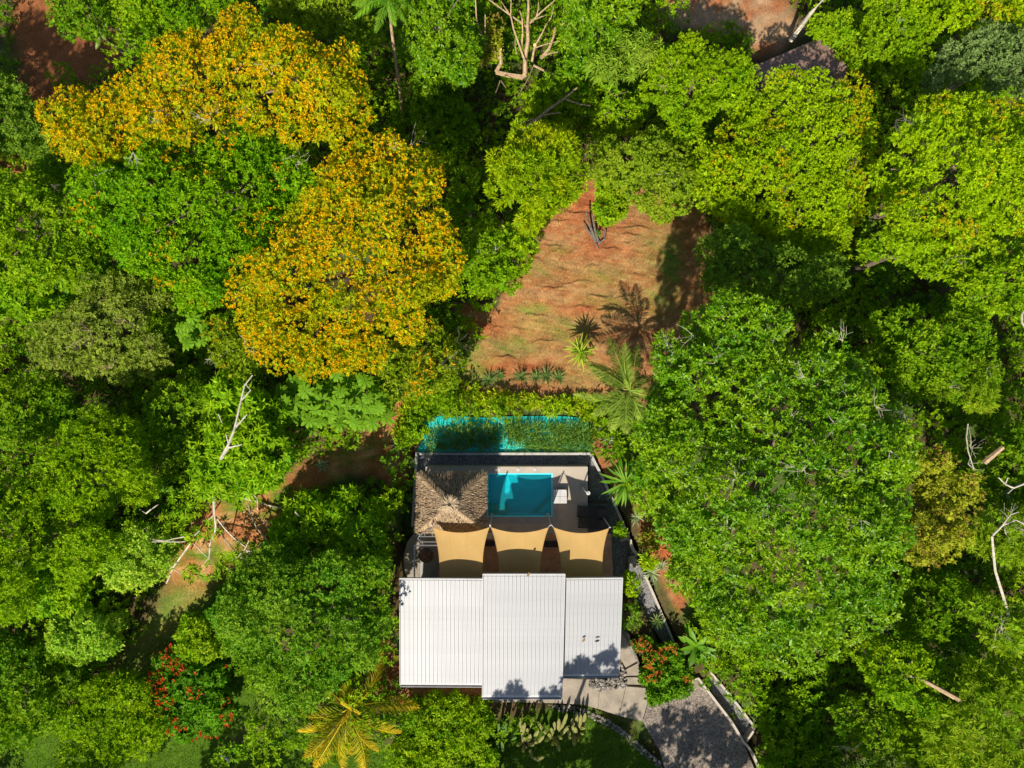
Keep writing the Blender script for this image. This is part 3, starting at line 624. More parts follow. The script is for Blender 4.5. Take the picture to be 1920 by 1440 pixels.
tree('leafy_tree', 'limefine', 4.6, 1.8, [(125,1300),(200,1258),(262,1280),(290,1340),(322,1392),(250,1432),(150,1440),(108,1385)], 'fine leaved yellow green tree below left of the red flowering bush')
tree('leafy_tree', 'mid', 5, 1.8, [(0,1185),(60,1205),(112,1262),(120,1340),(60,1400),(0,1420)], 'dark shaded green tree in the lower left corner')
tree('creeper_shrub', 'creeper', 1.6, .6, [(768,1322),(830,1308),(905,1322),(928,1365),(918,1440),(735,1440),(742,1390),(760,1350)], 'low bright green creeper mound below the white house', 'shrub')
tree('leafy_tree', 'mid', 9, 2.2, [(92,0),(100,40),(160,62),(215,60),(232,30),(215,0)], 'dark green tree at the top edge above the shaded red bank')
tree('leafy_tree', 'bright', 10, 2.8, [(215,0),(232,60),(240,110),(300,70),(380,55),(400,28),(455,15),(470,0)], 'bright green tree along the top edge behind the orange blossom')
tree('leafy_tree', 'sage', 9.5, 2.5, [(475,0),(520,45),(600,58),(660,85),(690,60),(690,0)], 'soft green tree at the top edge right of the orange blossom')
tree('leafy_tree', 'glossy', 8, 2.4, [(748,62),(745,0),(880,0),(890,60),(902,130),(860,152),(800,172),(760,122)], 'shiny dark leaved tree at top centre beside the tall thin trunk')
tree('leafy_tree', 'brown', 5, 1.6, [(885,30),(935,5),(960,60),(930,115),(892,118)], 'brownish small tree just left of the bare pruned tree')
tree('leafy_tree', 'glossy', 9.5, 2.6, [(1050,62),(1085,0),(1200,0),(1206,70),(1150,100),(1090,112),(1058,100)], 'glossy green tree at the top edge right of the bare pruned tree')
tree('drooping_tree', 'droop', 8, 2.4, [(1095,112),(1150,62),(1222,62),(1226,120),(1190,160),(1120,152)], 'tree with long drooping olive leaves and one pale orange cluster')
tree('leafy_tree', 'bright', 6, 2.0, [(950,168),(1040,142),(1120,152),(1190,162),(1222,200),(1180,242),(1110,252),(1050,222),(985,232)], 'leafy green tree under the cut branches at top centre', twigs=[(1150,180),(1130,195),(1190,190)], tw='tan_bark')
tree('leafy_tree', 'limefine', 9, 2.4, [(1228,92),(1290,70),(1382,92),(1412,140),(1392,192),(1330,222),(1250,222),(1215,180)], 'lime green tree next to the brown tiled roof', twigs=[(1260,130),(1250,160)], tw='tan_bark')
tree('leafy_tree', 'sage', 8, 2.4, [(1095,275),(1150,242),(1222,246),(1282,280),(1302,345),(1290,400),(1255,422),(1210,390),(1168,352),(1118,332)], 'muted sage green tree overhanging the top of the red clearing', twigs=[(1250,325)])
tree('leafy_shrub', 'creeper', 4, 1.4, [(1095,332),(1168,345),(1178,382),(1152,412),(1120,415),(1118,365)], 'bright shrub hanging over the red soil beside the dead stump', 'shrub')
tree('feathery_tree', 'pinnate', 12, 3.4, [(910,285),(960,250),(1030,232),(1082,252),(1096,300),(1080,340),(1042,390),(992,430),(958,440),(930,412),(918,350)], 'feathery yellow green tree at the upper left rim of the clearing')
tree('leafy_tree', 'bright', 8, 2.2, [(900,422),(955,402),(992,440),(986,492),(952,542),(922,572),(890,560),(878,520)], 'small bright tree at the left rim of the clearing with bare twigs', twigs=[(905,490),(920,480)], tw='pale_bark')
tree('leafy_tree', 'mid', 7.5, 2.2, [(850,330),(898,262),(918,300),(915,400),(890,450),(852,430)], 'shaded dark tree between the golden tree and the feathery one')
tree('leafy_tree', 'mid', 5, 2, [(768,190),(800,180),(850,185),(900,250),(850,320),(830,290),(775,245)], 'deeply shaded tree at the foot of the tall thin trunk')
tree('leafy_shrub', 'creeper', 4, 1.4, [(1525,35),(1600,10),(1652,60),(1642,120),(1590,142),(1556,92)], 'leafy shrubs crowding the right end of the brown tiled roof', 'shrub')
tree('leafy_tree', 'limefine', 9, 2.5, [(1640,0),(1755,0),(1780,60),(1752,122),(1690,142),(1648,112)], 'lime tree at the top edge between tiled roof and grey tree', twigs=[(1700,45)])
tree('leafy_tree', 'grey', 10, 2.5, [(1755,122),(1790,72),(1860,50),(1920,62),(1920,150),(1860,172),(1800,162)], 'greyish olive tree in the upper right corner')
tree('leafy_tree', 'lime', 10, 2.5, [(1765,0),(1920,0),(1920,52),(1845,44),(1785,50)], 'yellow lime tree touching the top right corner')
tree('domed_tree', 'lime', 8.2, 4.2, [(1398,175),(1430,140),(1490,125),(1560,133),(1632,160),(1667,202),(1662,260),(1642,300),(1662,342),(1642,402),(1602,442),(1540,472),(1460,452),(1400,442),(1330,402),(1298,350),(1300,290),(1340,250),(1372,205)], 'huge yellow green domed tree covering half the brown tiled roof', group='yellow green domed trees', twigs=[(1415,320),(1335,365),(1585,300),(1590,320),(1500,410),(1470,360)], tw='grey_wood')
tree('domed_tree', 'lime', 14, 4.0, [(1690,230),(1750,178),(1832,165),(1920,200),(1920,400),(1880,442),(1800,472),(1702,462),(1678,400),(1690,322),(1672,282)], 'huge yellow green domed tree on the right edge', group='yellow green domed trees', twigs=[(1680,225),(1700,235),(1720,395),(1740,360),(1790,480)], tw='grey_wood')
tree('leafy_tree', 'bright', 9, 2.4, [(1600,480),(1645,442),(1705,432),(1762,462),(1742,522),(1660,514)], 'medium green tree in the gap below the two yellow green domes')
tree('leafy_tree', 'dull', 9, 2.5, [(1310,452),(1372,420),(1450,450),(1540,472),(1602,500),(1560,562),(1450,572),(1360,572),(1318,520)], 'dull shaded tree between yellow green dome and the big glossy tree')
rg = np.random.RandomState(3)
BIG = [(1232,630),(1300,590),(1350,565),(1400,555),(1470,575),(1510,600),(1545,632),(1602,652),(1650,700),(1702,735),(1742,780),(1752,830),(1742,900),(1702,970),(1722,1020),(1702,1080),(1722,1112),(1690,1172),(1640,1232),(1602,1252),(1540,1282),(1450,1282),(1390,1232),(1350,1180),(1290,1152),(1268,1110),(1300,1062),(1250,1020),(1216,950),(1194,880),(1208,800),(1238,750),(1222,690)]
tw_ = [(u, v) for u, v in zip(rg.uniform(1240, 1720, 70), rg.uniform(600, 1010, 70)) if inpoly([u], [v], BIG)[0]][:26]
tree('glossy_tree', 'glossy', 15, 4.8, BIG, 'enormous glossy green tree right of the pool with pale twigs', twigs=tw_ + [(1580,640),(1585,720),(1640,760),(1690,770),(1600,890)])
tree('leafy_tree', 'brown', 11, 2.6, [(1700,862),(1750,830),(1822,860),(1832,930),(1822,1000),(1780,1052),(1722,1062),(1690,1012),(1740,940)], 'brownish yellow tree against the right side of the glossy giant')
tree('leafy_tree', 'mid', 8.5, 2.4, [(1650,602),(1720,560),(1800,580),(1862,622),(1882,700),(1832,760),(1762,762),(1702,720),(1662,680)], 'dark green tree behind the upper right shoulder of the glossy giant', twigs=[(1840,560)])
tree('leafy_tree', 'bright', 9.5, 2.6, [(1762,482),(1852,452),(1920,432),(1920,600),(1862,612),(1802,572)], 'bright green tree on the right edge under the yellow green dome')
tree('feathery_tree', 'feather', 9, 2.2, [(1775,702),(1852,662),(1882,722),(1872,792),(1812,802)], 'wispy feathery tree with thin white stems near the right edge', twigs=[(1850,690),(1835,720),(1780,725)])
tree('leafy_tree', 'mid', 8, 2.4, [(1830,802),(1920,762),(1920,960),(1862,962),(1822,902)], 'dark green tree on the right edge beside the brownish one', twigs=[(1895,905),(1820,840),(1815,870)])
tree('leafy_tree', 'mid', 6.5, 2.2, [(1702,1102),(1762,1080),(1852,1102),(1882,1182),(1822,1232),(1742,1222),(1685,1192)], 'shadowed dark tree left of the thin white trunk')
tree('leafy_tree', 'bright', 8.5, 2.2, [(1622,1212),(1702,1192),(1762,1242),(1802,1292),(1762,1342),(1702,1342),(1642,1302)], 'green tree at lower right above the fallen brown trunk')
tree('leafy_tree', 'mid', 6, 2, [(1560,1342),(1622,1302),(1682,1342),(1652,1402),(1590,1422)], 'dark tree at the bottom right of the driveway bank', twigs=[(1600,1405)])
tree('feathery_tree', 'feather', 10, 2.6, [(1790,1292),(1862,1252),(1920,1272),(1920,1440),(1802,1440),(1772,1372)], 'feathery olive tree in the bottom right corner')
tree('feathery_tree', 'feather', 10, 2.2, [(1850,1152),(1920,1132),(1920,1240),(1872,1242)], 'feathery tree on the right edge at the foot of the white trunk', twigs=[(1880,1190),(1865,1200),(1910,1210)])
tree('feathery_tree', 'feather', 10, 2.0, [(1850,965),(1920,955),(1920,1060),(1872,1062),(1852,1022)], 'feathery yellow crown at the top of the white trunk', twigs=[(1895,975),(1885,1000),(1905,990)])
tree('leafy_tree', 'limefine', 7, 2, [(1702,1382),(1762,1352),(1802,1440),(1692,1440)], 'small lime tree at the bottom edge left of the feathery corner tree')
tree('leafy_shrub', 'mid', 2.2, .9, [(1420,1330),(1480,1290),(1560,1320),(1560,1440),(1440,1440),(1425,1380)], 'low dark shrubs beside the sunken channel in the shade', 'shrub')
tree('leafy_tree', 'bright', 7, 2.2, [(1200,225),(1260,225),(1320,235),(1300,285),(1250,262),(1222,250)], 'green tree wedged between the sage tree and the lime one')
tree('leafy_tree', 'mid', 6.5, 2.2, [(270,722),(330,690),(385,720),(392,800),(345,850),(300,860),(262,800)], 'shaded dark green tree between the olive and star leaved trees')
tree('leafy_shrub', 'creeper', 2.2, .9, [(775,705),(815,690),(850,712),(855,745),(800,755),(775,740)], 'fresh green shrub above the left end of the netting', 'shrub')
tree('leafy_shrub', 'creeper', 1.6, .7, [(742,800),(770,790),(796,800),(792,830),(762,842),(745,828)], 'yellow green shrub left of the turquoise netting', 'shrub')
tree('flowering_shrub', 'ixora', 1.6, .6, [(1216,1225),(1250,1205),(1282,1225),(1290,1262),(1302,1300),(1262,1312),(1222,1318),(1205,1280)], 'shrub with orange red flowers at the head of the driveway', 'shrub', base=-.4)
tree('flowering_shrub', 'ixora', 1.2, .5, [(1188,1190),(1215,1182),(1232,1200),(1218,1222),(1195,1225)], 'smaller orange flowering shrub beside the roof corner and walk', 'shrub', base=-.4)
tree('leafy_shrub', 'creeper', 2.2, .8, [(1142,970),(1160,962),(1178,985),(1170,1003),(1148,1002)], 'rounded bright shrub growing in the gravel by the slanting wall', 'shrub', base=-1.15)
tree('leafy_shrub', 'creeper', 2.0, .7, [(1172,1080),(1200,1072),(1215,1095),(1205,1120),(1180,1132),(1170,1110)], 'shrub with yellow tips and pale stems off the right roof edge', 'shrub', base=-.8, twigs=[(1195,1100)], tw='pale_bark')
tree('leafy_shrub', 'bluegreen', 1.4, .6, [(1170,1125),(1190,1130),(1196,1165),(1182,1190),(1170,1170)], 'bluish shrub tight against the right edge of the white roof', 'shrub', base=-.8)
tree('leafy_shrub', 'hedge', 2.2, .8, [(1196,1042),(1225,1030),(1238,1050),(1225,1068),(1202,1066)], 'cream yellow variegated shrub outside the gravel corner', 'shrub', rc=.42)
tree('leafy_shrub', 'brown', 1.2, .6, [(1200,985),(1225,1000),(1240,1030),(1215,1030),(1195,1010)], 'yellowish dry ground shrub beside the wall in patchy shade', 'shrub', rc=.4)
# tall trees standing beyond the frame: their shade falls on roof, driveway, lawn and bank
def disc(u, v, a, b_): return [(u + a * math.cos(t), v + b_ * math.sin(t)) for t in np.linspace(0, 6.283, 11)[:-1]]
for kd, h, dr, P, lb, rc_, gp, ln in (
 ('bright', 13.0, 1.8, disc(912, 1690, 95, 56), 'tall tree below the lower edge whose shade falls on the middle roof', .42, .5, 1),
 ('bright', 13.0, 1.8, disc(1068, 1648, 85, 76), 'tall tree below the lower edge whose shade falls on the right roof', .42, .5, 1),
 ('bright', 10.5, 2.2, disc(1290, 1850, 150, 150), 'tall tree below the lower edge whose shade dapples the driveway', .55, .5, 1),
 ('bright', 10.5, 2.2, disc(1120, 1830, 70, 90), 'tall tree below the lower edge whose shade dapples the concrete walk', .6, .38, 1),
 ('mid', 8.5, 2.5, disc(1010, 1745, 170, 85), 'tall tree below the lower edge whose shade darkens the cactus lawn', .8, .12, 1),
 ('mid', 8.5, 2.5, disc(330, 1745, 150, 85), 'tall tree below the lower edge shading the lawn beside the yellow palm', .8, .2, 1),
 ('mid', 9.0, 3.0, disc(40, 1640, 110, 90), 'tall tree below the lower edge shading the lower left corner', .8, .2, 1),
 ('mid', 9.0, 3.0, disc(1560, 1640, 150, 90), 'tall tree below the lower edge shading the bank right of the driveway', .8, .2, 1),
 ('mid', 13.0, 3.0, disc(1700, 1800, 260, 120), 'tall tree below the lower edge shading the lower right woods', .8, .15, 1),
 ('mid', 14.0, 3.0, disc(-420, 320, 190, 150), 'tall tree beyond the left edge shading the upper left bank', .8, .1, 1)):
    tree('shade_tree', kd, h, dr, P, lb, rc=rc_, gap=gp, lean=ln, rt=.16, dens=.75)
# --- undergrowth: everything between the crowns
CANNOT = [CLEAR, LAWN, PATH, SAND, DARKP, [(745,780),(1110,770),(1135,860),(1190,930),(1240,1000),(1275,1150),(1310,1260),(1440,1370),(1460,1520),(1180,1520),(1180,1380),(1040,1330),(900,1330),(745,1300),(740,1080),(760,980),(770,850)], [(1395,110),(1540,60),(1580,150),(1430,180)]]
rng = np.random.RandomState(77)
def undergrowth(name, kind, spacing, rcl, label, cat, allow=None, dens=.5, zr=(.1, 1.6), avoid=CANNOT, seed=1, patchy=None, box=(-100, 2020, -90, 1530)):
    rng = np.random.RandomState(seed)
    x0_, x1_ = (box[0] - 960) / FPX * 52, (box[1] - 960) / FPX * 52; y1_, y0_ = (720 - box[2]) / FPX * 54, (720 - box[3]) / FPX * 50
    a, c = np.meshgrid(np.arange(x0_, x1_, spacing), np.arange(y0_, y1_, spacing))
    x = a.ravel() + rng.uniform(-.5, .5, a.size) * spacing; y = c.ravel() + rng.uniform(-.5, .5, a.size) * spacing
    z = terr(x, y, False) ; kk = FPX / (HC - z); u = 960 + x * kk; v = 720 - y * kk
    ok = np.ones(len(x), bool)
    for P in avoid: ok &= ~inpoly(u, v, P)
    if allow is not None:
        al = np.zeros(len(x), bool)
        for P in allow: al |= inpoly(u, v, P)
        ok &= al
    for P, hh in CROWNS:
        if hh > 5: ins = np.where(inpoly(u, v, P), polydist(u, v, P), 0); ok &= (ins < 34) | (rng.rand(len(x)) < (0 if patchy is not None else .25))
    if patchy is not None: ok &= nz(x, y, seed + 3, 6.0) > patchy
    Cl = np.stack([x, y, z + rng.uniform(zr[0], zr[1], len(x)), rcl * rng.uniform(.7, 1.25, len(x))], 1)[ok]
    V, F, C = clump_leaves(Cl, kind, rng, seed, dens, lo=.0, inner=3)
    return tag(link(name, fan_mesh(name, V, F, C, M[LC[kind]['m']])), label, cat, kind='stuff')
undergrowth('bush_layer', 'bright', 1.45, .9, 'taller bushes filling the gaps between the trees', 'bushes', seed=8, zr=(.8, 3.4), dens=.55, patchy=-.4)
undergrowth('undergrowth', 'mid', 1.25, .85, 'dark leafy undergrowth between the tree trunks', 'undergrowth', seed=5)
undergrowth('ground_cover', 'hedge', .42, .42, 'yellow green strappy ground cover above the turquoise netting', 'ground cover', allow=[[(765,745),(800,740),(880,725),(920,745),(1000,745),(1060,750),(1110,752),(1132,772),(1124,800),(1116,788),(1085,768),(940,766),(830,765),(790,775),(770,800),(745,830),(750,780)]], avoid=[], dens=.9, zr=(.05, .4), seed=6)
# ------------------------------------------------------------------ thatched hut
def boxmx(loc, rz=0, ry=0, sc=1): return Matrix.Translation(loc) @ Matrix.Rotation(rz, 4, 'Z') @ Matrix.Rotation(ry, 4, 'Y') @ Matrix.Scale(sc, 4)
ze, za = 2.2, 4.05
cor = [W(784, 886, ze), W(911, 886, ze), W(911, 994, ze), W(780, 998, ze)]; apx = W(843, 945, za)
hut = empty('thatched_hut', ((cor[0].x + cor[2].x) / 2, (cor[0].y + cor[2].y) / 2, 0), 'square open hut with a pyramid roof of brown palm thatch', 'hut')
b = MB()
ins = [c.lerp(apx, .04) - Vector((0, 0, .12)) for c in cor]; b.add(ins + [apx - Vector((0, 0, .12))], [(0, 1, 4), (1, 2, 4), (2, 3, 4), (3, 0, 4), (3, 2, 1, 0)])
b.build('roof_frame', M['timber'], hut)
for c in cor:
    p = c.lerp(Vector((apx.x, apx.y, c.z)), .14); bb = MB(); bb.tube([(p.x, p.y, 0), (p.x, p.y, c.z + .05)], .09, .08, 8); bb.build('post', M['timber'], hut)
rng = np.random.RandomState(11)
def thatch_rows(a, c, ap, rows, rng):
    a, c, ap = np.array(a), np.array(c), np.array(ap); pos = []; dd = []; nn = []; L_ = []; cl = []
    down = (a + c) / 2 - ap; down /= np.linalg.norm(down); ex = (c - a) / np.linalg.norm(c - a); n_ = np.cross(ex, down); n_ *= np.sign(n_[2])
    for r in range(rows):
        t = r / rows; p0, p1 = a + (ap - a) * t, c + (ap - c) * t; w_ = np.linalg.norm(p1 - p0); k = int(w_ / .022) + 3
        s = rng.rand(k); p = p0 + (p1 - p0) * s[:, None]
        L0 = .29 * (.75 + .5 * rng.rand(k)); d = down + ex * rng.uniform(-.28, .28, k)[:, None] + n_ * rng.uniform(-.02, .16, k)[:, None]
        pos.append(p - down * .22 + n_ * rng.uniform(.05, .10, k)[:, None]); dd.append(d); nn.append(np.tile(n_, (k, 1)) + .3 * rng.randn(k, 3)); L_.append(L0)
        base = np.array([.27, .19, .12]) * np.exp(.18 * rng.randn(k))[:, None]; lt = rng.rand(k) < .25; base[lt] = np.array([.35, .255, .155]) * np.exp(.2 * rng.randn(lt.sum()))[:, None]; cl.append(base)
    pos, dd, nn, L_, cl = map(np.concatenate, (pos, dd, nn, L_, cl))
    return leaf_arrays(pos, dd, nn, L_, np.full(len(L_), .055), cl, fold=.4)
for i in range(4):
    V, F, C = thatch_rows(cor[i], cor[(i + 1) % 4], apx, 13, rng)
    o = link('thatch', fan_mesh('thatch', V, F, C, M['thatch'], hut.location), hut); tag(o, kind='stuff')
for c in cor:                                                         # pale straw capping on the hips
    a_, e_ = np.array(apx), np.array(c); k = 800; s = rng.rand(k) ** .8; ax_ = (e_ - a_) / np.linalg.norm(e_ - a_)
    sd = np.cross(ax_, [0, 0, 1]); sd /= np.linalg.norm(sd); sg = rng.choice([-1, 1], k)[:, None]
    p = a_ + (e_ - a_) * s[:, None] * .93 + np.array([0, 0, .16]); d = ax_ * .75 + sd * sg * rng.uniform(.1, 1.0, k)[:, None] + np.array([0, 0, -.42]) 
    V, F, C = leaf_arrays(p, d, np.array([0, 0, 1.]) + .4 * rng.randn(k, 3), rng.uniform(.28, .52, k), np.full(k, .07), np.array([.35, .255, .155]) * np.exp(.2 * rng.randn(k))[:, None], .3)
    tag(link('hip_cap', fan_mesh('hip_cap', V, F, C, M['thatch'], hut.location), hut), kind='stuff')
k = 700; ph = rng.rand(k) * 6.28; p = np.array(apx) + np.stack([np.cos(ph) * .1, np.sin(ph) * .1, .12 + .1 * rng.rand(k)], 1)
V, F, C = leaf_arrays(p, np.stack([np.cos(ph), np.sin(ph), -.45 + .2 * rng.randn(k)], 1), np.array([0, 0, 1.]) + .3 * rng.randn(k, 3), rng.uniform(.3, .6, k), np.full(k, .07), np.array([.37, .28, .18]) * np.exp(.18 * rng.randn(k))[:, None], .3)
tag(link('peak_cap', fan_mesh('peak_cap', V, F, C, M['thatch'], hut.location), hut), kind='stuff')
b = MB(); c = W(846, 932, 3.95); b.box((c.x, c.y, 3.98), (.2, .26, .1)); b.build('vent', M['timber'], hut)
# ------------------------------------------------------------------ shade sails and their posts
def sail(px, zs, label):
    c = [W(u, v, z) for (u, v), z in zip(px, zs)]
    t = empty('shade_sail', ((c[0] + c[1] + c[2] + c[3]) / 4), label, 'shade sail', 'tan shade sails over the terrace')
    n_ = 18; b = MB(); vs = []
    for j in range(n_ + 1):
        for i in range(n_ + 1):
            s, q = i / n_, j / n_
            p = (c[0] * (1 - s) + c[1] * s) * (1 - q) + (c[3] * (1 - s) + c[2] * s) * q
            inx = .36 * 4 * q * (1 - q); iny = .34 * 4 * s * (1 - s)
            p = p + (c[1] - c[0]).normalized() * inx * (1 - 2 * s) + (c[3] - c[0]).normalized() * iny * (1 - 2 * q)
            p.z += -.22 * 16 * s * (1 - s) * q * (1 - q) + .012 * math.sin(9 * s + 4 * q) + .02 * math.sin(26 * (s - q)) * (abs(s - .5) * abs(q - .5) * 4) ** 1.5
            vs.append(p)
    b.add(vs, [(j * (n_ + 1) + i, j * (n_ + 1) + i + 1, (j + 1) * (n_ + 1) + i + 1, (j + 1) * (n_ + 1) + i) for j in range(n_) for i in range(n_)])
    b.build('fabric', M['sail'], t, smooth=True)
    for sx in (.33, .66):
        bb = MB(); bb.tube([vs[j * (n_ + 1) + int(sx * n_)] + Vector((0, 0, .004)) for j in range(n_ + 1)], .009, .009, 4); bb.build('seam', M['sail'], t)
    N1 = n_ + 1; ed = [vs[i] for i in range(N1)], [vs[n_ * N1 + i] for i in range(N1)], [vs[j * N1] for j in range(N1)], [vs[j * N1 + n_] for j in range(N1)]
    for e in ed:
        bb = MB(); bb.tube(e, .022, .022, 5); bb.build('hem', M['sail'], t)
    for i in range(4):
        d = (c[i] - c[(i + 2) % 4]).normalized(); bb = MB(); bb.tube([c[i] - d * .02, c[i] + d * .2], .016, .016, 5); bb.build('corner_cable', M['palesteel'], t)
    return c
s1 = sail([(811,989),(917,989),(914,1118),(816,1118)], (3.5, 3.55, 3.2, 3.2), 'tan shade sail nearest the thatched hut')
s2 = sail([(921,989),(1028,989),(1020,1124),(928,1124)], (3.55, 3.55, 3.1, 3.1), 'middle tan shade sail half in the shadow of the roof')
s3 = sail([(1038,989),(1141,991),(1139,1118),(1044,1118)], (3.55, 3.5, 3.2, 3.2), 'tan shade sail farthest from the thatched hut')
for px, lb in (((809,985),'steel post holding the outer corner of the sail by the hut'), ((919,985),'steel post between the first two sails at the hut end'), ((1033,985),'steel post standing between the middle and far sails'), ((1144,989),'steel post at the outer corner of the far sail')):
    top = W(*px, 3.7); b = MB(); b.tube([(top.x, top.y, -.05), (top.x, top.y, 3.7)], .045, .04, 8); b.box((top.x, top.y, .01), (.2, .2, .02)); tag(b.build('sail_post', M['palesteel']), lb, 'post', 'posts of the shade sails')
# raking stay and beam frame at the hut side, pergola rail with the hanging chair
fr_ = empty('pergola_frame', W(777, 1050, 0), 'grey steel rail frame over the side patio', 'frame')
z = 2.3; A, B, C_ = W(777, 1086, z), W(777, 1023, z), W(822, 1023, z)
for a, c in ((A, B), (B + Vector((.055, 0, .0)), C_)):
    b = MB(); b.tube([a, c], .05, .05, 4); b.build('rail', M['palesteel'], fr_)
for p in (B, C_):
    b = MB(); b.tube([(p.x, p.y, 0.0), (p.x, p.y, z - .05)], .04, .04, 6); b.build('post', M['palesteel'], fr_)
st = empty('stay_frame', W(788, 1012, 0), 'dark braced frame tied to the first sail post', 'frame')
for a, c in (((787,1004),(810,990)), ((787,1004),(783,1010)), ((783,1010),(793,1018)), ((810,990),(811,1006)), ((788,1006),(818,1006)), ((791,1016),(820,1016))):
    b = MB(); b.tube([W(*a, 2.7), W(*c, 2.7)], .03, .03, 5); b.build('bar', M['steel'], st)
p = W(786, 1006, 2.7); b = MB(); b.tube([(p.x, p.y, 0), p], .035, .035, 6); b.build('post', M['steel'], st)
hc = W(799, 1041, .7); ch = empty('hanging_chair', (hc.x, hc.y, .0), 'round woven hanging chair hung from the patio rail', 'chair')
b = MB(); vs = []; fs = []
for j in range(6):
    r = .08 + .42 * math.sin(j / 5 * math.pi / 2); zz = .42 + .38 * (1 - math.cos(j / 5 * math.pi / 2))
    for k in range(20): vs.append((hc.x + r * math.cos(k * math.pi / 10), hc.y + r * math.sin(k * math.pi / 10), zz))
for j in range(5):
    for k in range(20): fs.append((j * 20 + k, j * 20 + (k + 1) % 20, (j + 1) * 20 + (k + 1) % 20, (j + 1) * 20 + k))
fs.append(tuple(range(19, -1, -1))); b.add(vs, fs); b.build('seat', M['timber'], ch)
for k in range(4):
    b = MB(); b.tube([(hc.x + .5 * math.cos(k * 1.57 + .78), hc.y + .5 * math.sin(k * 1.57 + .78), .8), (hc.x, hc.y + .1, 1.7), (hc.x, W(799, 1023, z).y, z - .06)], .012, .012, 4); b.build('rope', M['steel'], ch)
# ------------------------------------------------------------------ loungers and deck things
def lounger(loc, rz, m, label, group=None, back=.5):
    t = empty('sun_lounger', loc, label, 'sun lounger', group); t.rotation_euler = (0, 0, rz)
    L, Wd = 1.95, .68
    for y in (-Wd / 2, Wd / 2):
        b = MB(); b.box((0, y, .30), (L, .05, .06)); b.build('side_rail', M[m], t, base=(0, 0, 0))
    sl = MB(); sl.box((0, 0, 0), (.065, Wd - .06, .022)); me = None
    for i in range(15):
        x = -L / 2 + .06 + i * .085
        if me is None: o = sl.build('slat', M[m], t, base=(0, 0, 0)); me = o.data
        else: o = link('slat', me, t)
        o.location = (x, 0, .335)
    x0 = -L / 2 + .06 + 15 * .085
    for i in range(8):
        o = link('slat', me, t); a = math.radians(28); o.location = (x0 + i * .085 * math.cos(a), 0, .345 + i * .085 * math.sin(a)); o.rotation_euler = (0, -a, 0)
    for y in (-Wd / 2 + .04, Wd / 2 - .04):
        b = MB(); b.tube([(x0 - .03, y, .33), (x0 + .66, y, .33 + .36)], .02, .02, 4); b.build('backrest_bar', M[m], t, base=(0, 0, 0))
    for x in (-L / 2 + .15, L / 2 - .25):
        for y in (-Wd / 2, Wd / 2):
            b = MB(); b.box((x, y, .135), (.05, .045, .27)); b.build('leg', M[m], t, base=(0, 0, 0))
    return t
p = W(838, 1060, .3); lounger((p.x, p.y, .006), math.radians(-127), 'mauve', 'mauve grey slatted sun lounger poking out from under the first sail')
for (u, v, dz, lb) in ((1109, 960, 0, 'black sun lounger at the deck edge, the one nearer the pool wall'), (1111, 981, 0, 'black sun lounger at the deck edge, the one nearer the sails')):
    p = W(u, v, .3); t = lounger((p.x, p.y, .0), math.radians(-3), 'black', lb, 'black sun loungers on the deck edge')
    b = MB(); b.box((.72, 0, .56), (.62, .56, .07), Matrix.Rotation(-math.radians(28), 3, 'Y')); o = b.build('cushion', M['darkpad'], t, base=(0, 0, 0))
p = W(1050, 931, .45); bn = empty('daybed', (p.x, p.y, 0), 'white square daybed cushion at the right end of the pool', 'daybed')
for i in range(2):
    for j in range(2):
        b = MB(); b.box((p.x - .23 + .46 * i, p.y - .23 + .46 * j, .42), (.445, .445, .12)); b.build('cushion', M['white'], bn)
b = MB(); b.box((p.x, p.y, .27), (.92, .92, .16)); b.build('base', M['plaster'], bn)
for sx in (-.38, .38):
    for sy in (-.38, .38): b = MB(); b.box((p.x + sx, p.y + sy, .095), (.08, .08, .19)); b.build('leg', M['plaster'], bn)
p = W(1092, 913, 0); sh = empty('outdoor_shower', (p.x, p.y, 0), 'white outdoor shower post with a round head on the deck edge', 'shower')
b = MB(); b.tube([(p.x, p.y, 0), (p.x, p.y, 2.0), (p.x + .04, p.y - .02, 2.1), (p.x + .18, p.y - .1, 2.14)], .045, .035, 8); b.build('pole', M['white'], sh)
b = MB(); b.tube([(p.x + .18, p.y - .1, 2.06), (p.x + .18, p.y - .1, 2.12)], .14, .12, 14); b.build('head', M['white'], sh)
b = MB(); b.box((p.x, p.y, .03), (.4, .4, .06)); b.build('base', M['greyslab'], sh)
for (u, v, w_, d_, lb) in ((917, 1019, .75, .36, 'dark low bench seen between the first and middle sails'), (1034, 1020, 1.0, .42, 'dark low bench seen between the middle and far sails')):
    p = W(u, v, .4); bn = empty('bench', (p.x, p.y, 0), lb, 'bench', 'dark benches under the sails')
    for i in range(4): b = MB(); b.box((p.x, p.y - d_ / 2 + (i + .5) * d_ / 4, .42), (w_, d_ / 4 - .012, .04)); b.build('slat', M['black'], bn)
    for sx in (-.4, .4):
        b = MB(); b.box((p.x + sx * w_, p.y, .2), (.06, d_ - .06, .395)); b.build('leg', M['black'], bn)
for (u, v, lb) in ((812, 1000, 'pale square ottoman by the first sail post'), (899+18, 1004, 'pale curved seat cushion between two sails')):
    p = W(u, v, .3); b = MB(); b.box((p.x, p.y, .3), (.5, .42, .14)); t = empty('ottoman', (p.x, p.y, 0), lb, 'ottoman'); b.build('cushion', M['white'], t); b = MB(); b.box((p.x, p.y, .112), (.42, .36, .225)); b.build('base', M['timber'], t)
